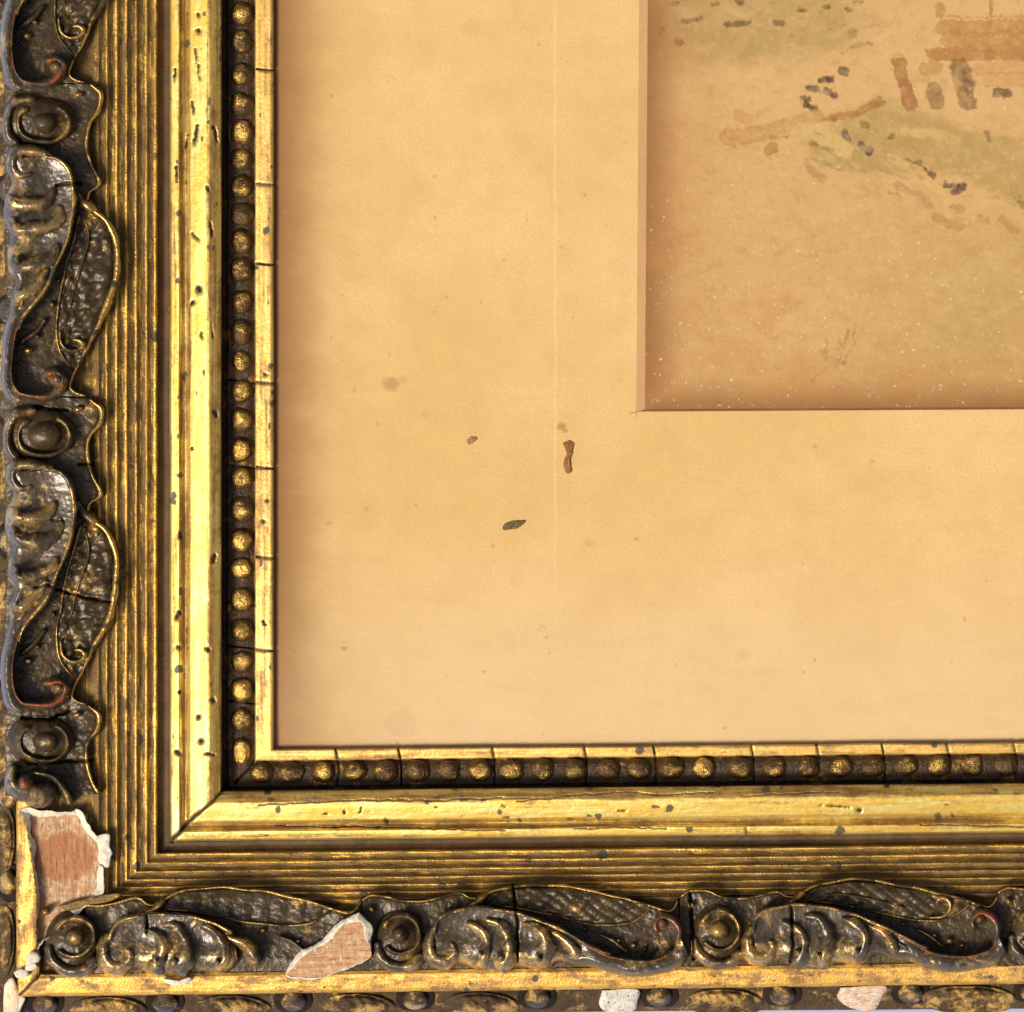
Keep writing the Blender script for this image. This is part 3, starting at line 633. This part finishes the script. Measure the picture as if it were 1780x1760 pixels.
def dome(I, name, s, t, rs, rt, H, mat='leaf', parent=None, base=-10, gold=0., bole=0., amp=.8, top=0.):
    a = np.linspace(0.02, 1, 18)[:, None]; n = max(20, int((rs+rt)*1.3)); b = np.linspace(0, 2*math.pi, n, endpoint=False)[None]
    S = s+rs*a*np.cos(b); T = t+rt*a*np.sin(b); Hh = base+(H-base)*np.sqrt(np.clip(1-a**2.2, 0, 1))+0*b
    return opiece(I, name, S, T, Hh, mat, parent, gold+top*(1-sm(.2, .8, a+0*b)), bole*(1-sm(.3, .7, a+0*b)), amp, wrap=True)

def bx(L):   # traced on the lower rail, second motif (boss at 694,1622)
    return [(p[0]-694, p[1]-1622+.0115*(p[0]-694))+tuple(p[2:]) for p in L]
RIDGE = [(754, 1630), (760, 1606), (775, 1592), (798, 1585), (834, 1581), (867, 1584), (897, 1589), (932, 1599), (968, 1615), (998, 1628), (1034, 1646), (1066, 1660), (1108, 1668), (1147, 1666), (1173, 1650), (1180, 1628)]
LOWER = [(748, 1676), (764, 1684), (784, 1680), (803, 1679), (830, 1689), (866, 1692), (898, 1682), (925, 1686), (955, 1684), (974, 1672), (1000, 1680), (1030, 1681), (1057, 1689), (1102, 1697), (1147, 1695), (1182, 1684), (1198, 1666)]
OUT = [(-66, -57), (-56, -64), (-44, -68), (-18, -66), (2, -58), (20, -55), (44, -55), (72, -60), (98, -67), (112, -66), (124, -58), (140, -57), (152, -62), (170, -72), (196, -79), (230, -82.5), (262, -82), (300, -78), (340, -71), (378, -62), (417, -51), (450, -39), (468, -34), (478, -40), (486, -55)]
def ornament(I, first=False, hook=True, boss=(22, 22, 46), tail=True, shell=True, rosette=True, lens='hatch', s_end=None, s_start=None):
    B = I.kind == 'B'; rv = np.random.default_rng(int(abs(I.o))+3)
    jv = lambda pts, a=3.0: [(p[0]+rv.uniform(-a, a), p[1]+rv.uniform(-a, a), p[2]*rv.uniform(.88, 1.14), p[3]+rv.uniform(-5, 5)) for p in pts]
    # field plate with wavy rim
    s1 = 486 if s_end is None else s_end; s0 = -66 if s_start is None else s_start
    o_ = [p for p in OUT if s0 <= p[0] <= s1]
    fieldA = spline(o_, 2.2)
    fld = loft(I, 'carved_field', o_, [(o_[0][0], 70), (o_[-1][0], 70)], lambda u, v, S, T: -3+11*sm(0, .03, u)-4*sm(.05, .3, u)-6*sm(.8, 1, u), 'patina', gold=lambda u, v, S, T: .10*(1-sm(.0, .06, u)), amp=1.5, nf=17.)
    rimgold = .95
    tube(I, 'rim', [(p[0], p[1]+1.5, 3.0 if p[0] < 150 else 3.8, 15) for p in o_], 'patina', fld, ridge=rimgold, gold=.12, amp=.6)
    if rosette:
        d = dome(I, 'rosette', -2, 12, 47, 60, 27, 'patina', amp=1.4)
        ring = [(3+33*math.cos(k), 3+34*math.sin(k), 7, 34) for k in np.linspace(math.radians(150), math.radians(-160), 22)]
        tube(I, 'ring', ring, 'patina', d, gold=.10, ridge=.16)
        tube(I, 'collar', [(-42, 12, 8, 26), (-34, 42, 11, 30), (-8, 60, 12, 30), (24, 58, 12, 30), (42, 36, 9, 27)], 'leaf', d, gold=.08, ridge=.12, bole=.5 if B else .55, bside=-1)
        dome(I, 'boss', 2, 3, boss[0], boss[1], boss[2], 'patina', d, gold=.02, top=.25 if B else .1, bole=.12)
        tube(I, 'pearl', [(-52, -38, 7, 27), (-43, -47, 7.5, 28)] , 'patina', d, gold=.35, ridge=.4, amp=.5)
    if shell:
        r = RIDGE if tail else [p for p in RIDGE if p[0] < 990]
        lw = LOWER if tail else [p for p in LOWER if p[0] < 990]
        def hf(u, v, S, T):
            fl = 3.5*np.cos((S-60)/17.0)*(1-sm(250, 330, S))*sm(.15, .5, u)
            core = 44 - 10*np.sin(np.pi*np.clip(u*1.25, 0, 1))*(1-sm(300, 360, S)) + fl
            tailh = 40+6*np.sin(np.pi*u)
            h = core*(1-sm(300, 350, S))+tailh*sm(300, 350, S)
            lim = np.sqrt(np.clip(1-np.clip((u-.55)/.45, 0, 1)**2, 0, 1))
            return -14+(h+14)*lim - 20*(1-sm(0, .03, v)) - (0 if tail else 10)*sm(.95, 1, v)
        body = loft(I, 'leaf_scroll', bx(r), bx(lw), hf, 'leaf', gold=lambda u, v, S, T: .16*sm(.30, .75, u)*(1-sm(280, 340, S)) + .10*sm(330, 380, S)*(1-sm(.2, .6, u)), amp=1.1, nf=26.)
        seg = lambda a, b: [q_ for q_ in bx([(p[0], p[1]) for p in r]) if a <= q_[0] <= b]
        H = lambda s: 50-8*float(sm(280, 400, np.array(s)))
        e1 = seg(40, 400)
        tube(I, 'crest', [(p[0], p[1], 5.5, H(p[0])) for p in e1], 'leaf', body, gold=.12, ridge=.55 if B else .35, bole=.0, amp=.8)
        if tail:
            e2 = seg(300, 500) + bx([(1179, 1612), (1168, 1598), (1150, 1592), (1138, 1600), (1139, 1612), (1148, 1616)])
            w_ = [(7, 46)]*len(e2)
            pts = [(p[0], p[1]+2, 5 if k < len(e2)-7 else 9.5, 46) for k, p in enumerate(e2)]
            tube(I, 'tail_curl', pts, 'leaf', body, gold=-.02, ridge=.05, bole=.66, amp=.8)
            dome(I, 'curl_eye', *bx([(1150, 1604)])[0], 14, 13, 54, 'leaf', body, gold=.15, bole=.5)
        # opening curl with its round eye
        tube(I, 'front_curl', bx([(757, 1612, 7, 42), (748, 1634, 12, 46), (747, 1655, 17, 48), (758, 1670, 18, 46), (776, 1671, 16, 44), (789, 1658, 12, 44), (787, 1645, 9, 42), (779, 1642, 6, 38)]), 'leaf', body, gold=.20, ridge=.10, bole=.32)
        # flutes of the leaf
        for pts, g in (([(806, 1608, 8, 42), (832, 1616, 13, 50), (845, 1640, 16, 56), (838, 1668, 17, 52), (824, 1684, 14, 40)], .25), ([(838, 1598, 8, 44), (868, 1606, 14, 52), (884, 1632, 18, 58), (880, 1662, 20, 58), (860, 1683, 17, 46)], .12),
                       ([(905, 1604, 7, 44), (932, 1613, 13, 54), (950, 1636, 16, 58), (948, 1660, 17, 56), (930, 1678, 15, 44)], .14),
                       ([(953, 1620, 6, 44), (984, 1634, 12, 52), (1001, 1654, 15, 54), (996, 1673, 14, 42)], .18), ([(1006, 1646, 5, 42), (1022, 1656, 9, 44), (1026, 1672, 9, 38)], .05)):
            if not tail and pts[0][0] > 990: continue
            tube(I, 'flute', jv(bx(pts)), 'leaf', body, gold=g*rv.uniform(.3, 1.4), ridge=.12, bole=.42*rv.uniform(0, 1.25), bside=(1 if pts[0][0] in (838, 905) else 0), pw=.7)
        # tip nubs where each flute turns over
        for (x, y, r_, g) in ((868, 1668, 10, .1), (938, 1664, 8, .1), (836, 1664, 7, .35)):
            dome(I, 'flute_tip', *bx([(x+rv.uniform(-3, 3), y+rv.uniform(-4, 4))])[0], r_*rv.uniform(.7, 1.2), r_*1.3, 68, 'leaf', body, gold=g, bole=rv.uniform(.1, .7))
    # lens-shaped leaf
    A = [(849, 1564), (867, 1550), (893.6, 1543), (938, 1540), (986, 1541), (1027.6, 1547), (1072, 1556), (1111, 1566), (1130, 1573)]
    Bq = [(852, 1572), (880, 1577), (908, 1581), (956, 1591), (998, 1600), (1042, 1606), (1087, 1603), (1112, 1592), (1132, 1577)]
    if I.kind == 'L' or lens != 'none':
        def hl(u, v, S, T):
            if lens == 'smooth': rb = 2.2*np.abs(np.sin(S/9.5+T*.02))
            elif B: rb = 5.0*np.abs(np.sin((S-1.0*(-T))/11.0 - .9))**.6 + 1.5*np.abs(np.sin((S+1.4*(-T))/8.0))
            else: ws = S+14*fbm(S/30, T/30, 120); wt = T+10*fbm(S/25, T/25, 124); rb = 3.2*np.abs(np.sin(ws/13.0))**.6*np.abs(np.sin(wt/6.0+ws/40))**.6 + 3*np.abs(np.sin((ws-wt*1.5)/9)) + 9*fbm(S/9, T/7, 127)
            return 11 + rb*sm(.03, .12, u)*(1-sm(.86, .97, u)) - 14*(1-sm(0, .05, u)) + 3*sm(.85, 1, u)
        ln = loft(I, 'lens_leaf', bx(A), bx(Bq), hl, 'patina', amp=.9, nf=9., gold=lambda u, v, S, T: .06+.22*np.clip(fbm(S/14, T/10, 70), 0, 1)*(0 if lens == 'smooth' else 1))
        tube(I, 'rim', bx([(a_[0], a_[1], 3.2, 19) for a_ in Bq]), 'patina', ln, gold=.10, ridge=.38, amp=.7)
        if lens != 'smooth' and hook:
            tube(I, 'hook_curl', bx([(1062, 1600, 3, 24), (1086, 1597, 4, 26), (1098, 1586, 4.5, 27), (1098, 1573, 4.5, 28), (1088, 1566, 4.5, 28), (1079, 1571, 4.5, 26), (1080, 1580, 4, 24)]), 'patina', ln, gold=.15, ridge=.5, amp=.5)
            tube(I, 'vein', bx([(862, 1568, 2.5, 19), (905, 1563, 3, 20), (960, 1572, 3, 20), (1020, 1584, 2.5, 19)]), 'patina', ln, gold=.05, ridge=.12, amp=.8)
    for (x, y, r_, h_, g) in ((1016, 1614, 7, 20, .2), (1099, 1642, 8, 22, .3), (1074, 1632, 6, 18, .1), (975, 1603, 5, 17, .1), (1120, 1650, 6, 20, .1)):
        if not tail and x > 1080: continue
        dome(I, 'seed', *bx([(x, y)])[0], r_, r_*.8, h_, 'patina', fld, gold=g, top=.2)
    tube(I, 'bud', bx([(812, 1578, 4, 14), (828, 1573, 8, 24), (842, 1564, 8, 26), (852, 1556, 5, 20)]), 'patina', fld, gold=.15, ridge=.25, amp=.8)
    tube(I, 'bud', bx([(1040, 1622, 4, 16), (1066, 1634, 5, 20), (1090, 1655, 5, 20)]), 'patina', fld, gold=.0, ridge=.15, amp=.9)

PB = 552; PL = 537/552
ornament(Inst('B', 694, 1.0), hook=False, boss=(19, 20, 50))
ornament(Inst('B', 1246.5, 1.0), boss=(25, 23, 42))
ornament(Inst('B', 1799, 1.0), s_end=98, shell=False, lens='smooth') if False else None
ornament(Inst('B', 127, 1.027), tail=False, lens='smooth', s_start=12)
ornament(Inst('L', 755, PL), boss=(29, 27, 46))
ornament(Inst('L', 213, PL*1.008), boss=(24, 20, 44))
ornament(Inst('L', -330, PL))
# last rosette before the break on the left rail, with the start of one more scroll
I4 = Inst('L', 1288, PL)
f4 = loft(I4, 'carved_field', [p for p in OUT if p[0] <= 98], [(-66, 70), (98, 70)], lambda u, v, S, T: -3+11*sm(0, .03, u)-4*sm(.05, .3, u)-6*sm(.8, 1, u), 'patina', amp=2.0, nf=11.)
tube(I4, 'rim', [(p[0], p[1]+1.5, 3.0, 15) for p in OUT if p[0] <= 98], 'patina', f4, ridge=.9, gold=.12, amp=.6)
d4 = dome(I4, 'rosette', -2, 10, 47, 58, 27, 'patina', amp=1.4)
tube(I4, 'ring', [(3+33*math.cos(k), 3+34*math.sin(k), 6, 31) for k in np.linspace(math.radians(150), math.radians(-160), 22)], 'patina', d4, gold=.08, ridge=.1)
dome(I4, 'boss', 2, 3, 24, 24, 42, 'patina', d4, gold=.02, top=.2)
tube(I4, 'pearl', [(-52, -40, 7, 25), (-43, -49, 7, 26)], 'patina', d4, gold=.3, ridge=.3)
b4 = tube(I4, 'leaf_scroll', [(48, 44, 10, 40), (60, 55, 16, 46), (78, 52, 22, 50), (90, 25, 26, 48), (98, 0, 24, 40), (106, -14, 16, 30)], 'leaf', None, gold=.1, ridge=.1, bole=.2)
tube(I4, 'crest', [(56, 20, 5, 48), (66, -8, 5, 48), (90, -26, 6, 44), (116, -34, 7, 34)], 'leaf', b4, gold=.2, ridge=.2)
dome(I4, 'flute_tip', 76, 30, 17, 14, 66, 'leaf', b4, gold=.2, bole=.75)
# first piece of the next rosette at the right edge of the lower rail
I5 = Inst('B', 1799, 1.0)
f5 = loft(I5, 'carved_field', [p for p in OUT if p[0] <= 44], [(-66, 70), (44, 70)], lambda u, v, S, T: -3+11*sm(0, .03, u)-4*sm(.05, .3, u), 'patina', amp=2.0, nf=11.)
tube(I5, 'rim', [(p[0], p[1]+1.5, 3.0, 15) for p in OUT if p[0] <= 44], 'patina', f5, ridge=.5, gold=.12)
d5 = dome(I5, 'rosette', -2, 12, 47, 60, 27, 'patina', amp=1.4)
tube(I5, 'ring', [(3+33*math.cos(k), 3+34*math.sin(k), 7, 34) for k in np.linspace(math.radians(150), math.radians(-160), 22)], 'patina', d5, gold=.1, ridge=.16)
tube(I5, 'collar', [(-42, 12, 8, 26), (-34, 42, 11, 30), (-8, 60, 12, 30), (24, 58, 12, 30)], 'leaf', d5, gold=.08, ridge=.12)
tube(I5, 'pearl', [(-52, -38, 7, 27), (-43, -47, 7.5, 28)], 'patina', d5, gold=.35, ridge=.4)

# ------------------------------------------------------------------ broken places
def ring_patch(name, outer, inner, zo, zi, mat, parent=None, axis=0, n=220, rows=8, jag=1.2, label=None, lip=2.0):
    """ragged band between two closed outlines"""
    O = spline(np.vstack([outer, outer[:1]]), n=n); c = np.mean(inner, 0)
    II = np.vstack([inner, inner[:1]]); Iq = spline(II, n=n*3)
    ang = lambda P_: np.unwrap(np.arctan2(P_[:, 1]-c[1], P_[:, 0]-c[0]))
    # match each outer point to the nearest inner point
    d = ((O[:, None]-Iq[None])**2).sum(-1); J = Iq[d.argmin(1)]
    k = np.linspace(0, 1, rows)[:, None]
    X = O[:, 0][None]*(1-k)+J[:, 0][None]*k; Y = O[:, 1][None]*(1-k)+J[:, 1][None]*k
    jx = jag*(4*fbm(X/7, Y/7, 61)+6*fbm(X/18, Y/18, 63)); jy = jag*(4*fbm(X/7, Y/7, 66)+6*fbm(X/18, Y/18, 68))
    X = X+jx; Y = Y+jy
    zo_ = zo(O[:, 0], O[:, 1])[None] if callable(zo) else zo; zi_ = zi(J[:, 0], J[:, 1])[None] if callable(zi) else zi
    Z = zo_*(1-k)+zi_*k + lip*np.sin(np.pi*k) + 6*fbm(X/8, Y/8, 71)
    X, Y, Z = np.vstack([X[:1], X]), np.vstack([Y[:1], Y]), np.vstack([Z[:1]-14, Z])
    return sheet(name, X, Y, Z, mat, parent or FR, axis=axis, cracks=False, label=label)
def fill_patch(name, outline, zf, mat, parent=None, axis=0, n=200, rows=40, amp=1.5, label=None, nf=(30, 6)):
    O = spline(np.vstack([outline, outline[:1]]), n=n); c = np.mean(outline, 0)
    k = np.linspace(.003, 1.02, rows)[:, None]
    X = c[0]+(O[:, 0][None]-c[0])*k; Y = c[1]+(O[:, 1][None]-c[1])*k
    Z = zf(X, Y)+amp*2*fbm(X/nf[1], Y/nf[0], 81)+amp*fbm(X/4, Y/6, 84)
    return sheet(name, X, Y, Z, mat, parent or FR, axis=axis, cracks=False, label=label)
def wood_mat(name, along, red=None):
    m, t, P = newmat(name); q = N(t); st = q.attr('st').outputs['Vector']
    sx, sy = (.012, .16) if along else (.16, .012)
    g1 = q.noise(st, sx, sy, 5, .6); g2 = q.noise(st, .10, .10, 5, .8, (4, 4, 0)); g3 = q.noise(st, sx*3, sy*3, 3, .6, (6, 1, 0))
    c = q.mix(q.step(g1, .38, .62), (.43, .225, .10), (.57, .345, .175))
    if red:
        sep = q.n('ShaderNodeSeparateXYZ', {0: st})
        dx = q.m('DIVIDE', q.m('SUBTRACT', sep.outputs[0], red[0]), red[2]); dy = q.m('DIVIDE', q.m('SUBTRACT', sep.outputs[1], red[1]), red[3])
        d = q.m('ADD', q.m('ADD', q.m('MULTIPLY', dx, dx), q.m('MULTIPLY', dy, dy)), q.m('MULTIPLY', q.m('SUBTRACT', q.noise(st, .05, .02, 6, .7), .5), 1.6))
        c = q.mix(q.m('MULTIPLY', q.step(d, .7, 1.15, 1, 0), .85), c, (.40, .155, .058))
        w_ = q.m('MULTIPLY', q.step(g2, .48, .62), q.step(d, .8, 1.1, .15, .75))
    else: w_ = q.step(g2, .50, .66, 0, .8)
    c = q.mix(w_, c, (.74, .60, .46))
    c = q.mix(q.step(g3, .60, .66, 0, .75), c, (.24, .07, .03))
    t.links.new(c, P.inputs['Base Color']); P.inputs['Roughness'].default_value = .8
    h = q.m('ADD', q.noise(st, sx*2, sy*2, 5, .7), q.m('MULTIPLY', g2, .8))
    bp = q.n('ShaderNodeBump', {'Height': h, 'Strength': .8, 'Distance': 3*PX}); t.links.new(bp.outputs[0], P.inputs['Normal'])
    return m
zl = lambda x, y: 88+0*x
w1 = fill_patch('exposed_wood', WOOD1, lambda X, Y: 84+0*X, wood_mat('bare_wood_corner', False, (112, 1490, 52, 45)), label='bare reddish wood where the carving has broken off at the corner')
def gz_left(x, y): return np.interp(x, [60, 100, 140, 170, 200], [99, 100, 96, 92, 84])+0*y
ring_patch('gesso_edge', GES1, WOOD1, lambda x, y: gz_left(x, y)+4, lambda x, y: 86+0*x, M['gesso'], label='ragged white gesso edge round the bare wood')
# second break: end of the scroll snapped off, standing as high as the scroll
z2 = lambda X, Y: 124 - .16*(Y-1640) - .06*(600-X)
w2 = fill_patch('exposed_wood', WOOD2, z2, wood_mat('bare_wood_scroll', True), label='pinkish bare wood where the scroll end has snapped off')
ring_patch('gesso_edge', GES2, WOOD2, lambda x, y: z2(x, y)-6, lambda x, y: z2(x, y)+1, M['gesso'], n=160, jag=.8)
# wall under the broken scroll end
O = spline(np.vstack([GES2, GES2[:1]]), n=160); kk = np.linspace(0, 1, 12)[:, None]
cc = np.mean(GES2, 0); out = (O-cc)/np.hypot(*(O-cc).T)[:, None]
X = O[:, 0][None]+out[:, 0][None]*4*kk; Y = O[:, 1][None]+out[:, 1][None]*4*kk; Z = (z2(O[:, 0], O[:, 1])-6)[None]*(1-kk)+82*kk
sheet('scroll_stump', X, Y, Z, M['leaf'], FR, axis=0, gold=.1)

# small gesso chips
def chip(outline, z0, H, mat='gesso', label=None, nm='gesso_chip'):
    P_ = np.array(outline, float); c = P_.mean(0); Q = spline(np.vstack([P_, P_[:1]]), n=61)
    rs = np.array([.003, .3, .6, .8, .92, 1, 1.02])[:, None]; hh = np.array([1, 1, .98, .92, .8, .4, -1.5])[:, None]
    X = c[0]+(Q[:, 0][None]-c[0])*rs; Y = c[1]+(Q[:, 1][None]-c[1])*rs
    zz = z0(X, Y) if callable(z0) else z0
    Z = zz + H*hh + 2.0*fbm(X/5, Y/5, 91)
    return sheet(nm, X, Y, Z, M[mat], FR, axis=0, cracks=False, label=label)
chip([(284, 1702), (300, 1707), (316, 1704), (330, 1698), (334, 1702), (326, 1711), (308, 1714), (292, 1710)], 97, 14, label='white gesso chip below the flutes')
chip([(48, 1662), (54, 1655), (64, 1655), (71, 1664), (68, 1672), (60, 1676), (66, 1682), (54, 1688), (44, 1686), (46, 1674)], 98, 16)
chip([(24, 1690), (36, 1684), (50, 1690), (48, 1698), (30, 1700)], 98, 10)
chip([(104, 1575), (120, 1570), (150, 1562), (178, 1556), (206, 1553), (210, 1558), (190, 1568), (160, 1574), (120, 1584)], 92, 6, mat='reed', nm='lifted_splinter')
# patches on the sloping outer side of the lower rail
sidez = lambda X, Y: np.interp(Y+.0128*(X-30), [1733, 1737, 1746, 1754, 1762, 1768], [70, 62, 58, 50, 40, 28])
chip([(1047, 1722), (1108, 1720), (1108, 1740), (1100, 1758), (1058, 1760), (1042, 1746)], lambda X, Y: sidez(X, Y)+10, 9, mat='specked_gesso', label='white specked gesso patch on the outer side')
chip([(1462, 1717), (1538, 1714), (1534, 1732), (1518, 1756), (1478, 1752), (1456, 1734)], lambda X, Y: sidez(X, Y)+8, 9, mat='pinkgesso', label='pink and white worn patch on the outer side')
# broken outer corner
M['cornerwood'] = plain('splintered_corner_wood', (.72, .50, .28), (.84, .72, .52), .14, .03, .8, .9, (.42, .16, .05), (.58, .66))
chip([(8, 1712), (22, 1700), (34, 1728), (34, 1745), (30, 1772), (10, 1772), (6, 1745)], lambda X, Y: np.interp(Y, [1700, 1735, 1770], [88, 72, 56]), 12, mat='cornerwood', nm='splintered_corner', label='pale splintered wood at the outer corner')
chip([(28, 1728), (44, 1735), (38, 1750), (30, 1768), (24, 1768), (26, 1744)], lambda X, Y: np.interp(Y, [1725, 1768], [80, 58]), 8)

# carved outer side: bosses and half-leaves, alternating
def side_piece(kind, c, axis, parent=None):
    n, m_ = 14, 40
    a = np.linspace(.02, 1, n)[:, None]; b = np.linspace(0, 2*math.pi, m_, endpoint=False)[None]
    if kind == 'boss': ra, rt, H, off = 23, 19, 24, 15
    elif kind == 'socket': ra, rt, H, off = 37, 27, 4, 13
    else: ra, rt, H, off = 70, 25, 22, 27
    A = ra*a*np.cos(b); T = rt*a*np.sin(b)+off
    dzv = H*np.sqrt(np.clip(1-a**2, 0, 1))+0*b
    if kind == 'half_leaf': dzv = dzv*(.62+.38*np.abs(np.sin(A/7.+a*2))**.7)*(1-.5*np.exp(-((a-.8)/.07)**2)) ; A = A+T*.35
    if axis == 0:
        X = c+A; Y0 = 1732-.0128*(X-30); Y = Y0+T; base = sidez(X, Y)
    else:
        Y = c+A; X = 29-T*.95; base = np.interp(X, [-8, -2, 8, 18, 27, 29], [28, 40, 50, 58, 62, 68])
    Z = np.minimum(base+dzv+2*fbm(X/10, Y/10, 95), 84-.9*np.clip(T, 0, 99)+20) - 8*(a > .97)
    g = .1+.12*(1-sm(.2, .9, a+0*b)) if kind != 'socket' else -.15
    return sheet(kind, X, Y, Z, M[{'boss': 'boss', 'socket': 'socket', 'half_leaf': 'side'}[kind]], parent or FR, axis=axis, gold=g, wrap=True, cracks=False)
for x in (78, 287, 510, 722, 934, 1146, 1360, 1583, 1795):
    s_ = side_piece('socket', x, 0); side_piece('boss', x, 0, s_)
for x in (180, 395, 612, 826, 1250, 1690): side_piece('half_leaf', x, 0)
for x in (1590-140+60, ): side_piece('half_leaf', x+150, 0)
for y in (-20, 330, 540, 710, 940, 1170, 1385, 1535):
    s_ = side_piece('socket', y, 1); side_piece('boss', y, 1, s_)
for y in (90, 230, 440, 620, 830, 1050, 1270, 1455, 1630): side_piece('half_leaf', y, 1)
# lower back edge of the frame: scalloped rail that shows against the cloth
print('objects', len(bpy.data.objects), 'tris', sum(len(o.data.polygons)*2 for o in bpy.data.objects if o.type == 'MESH'))
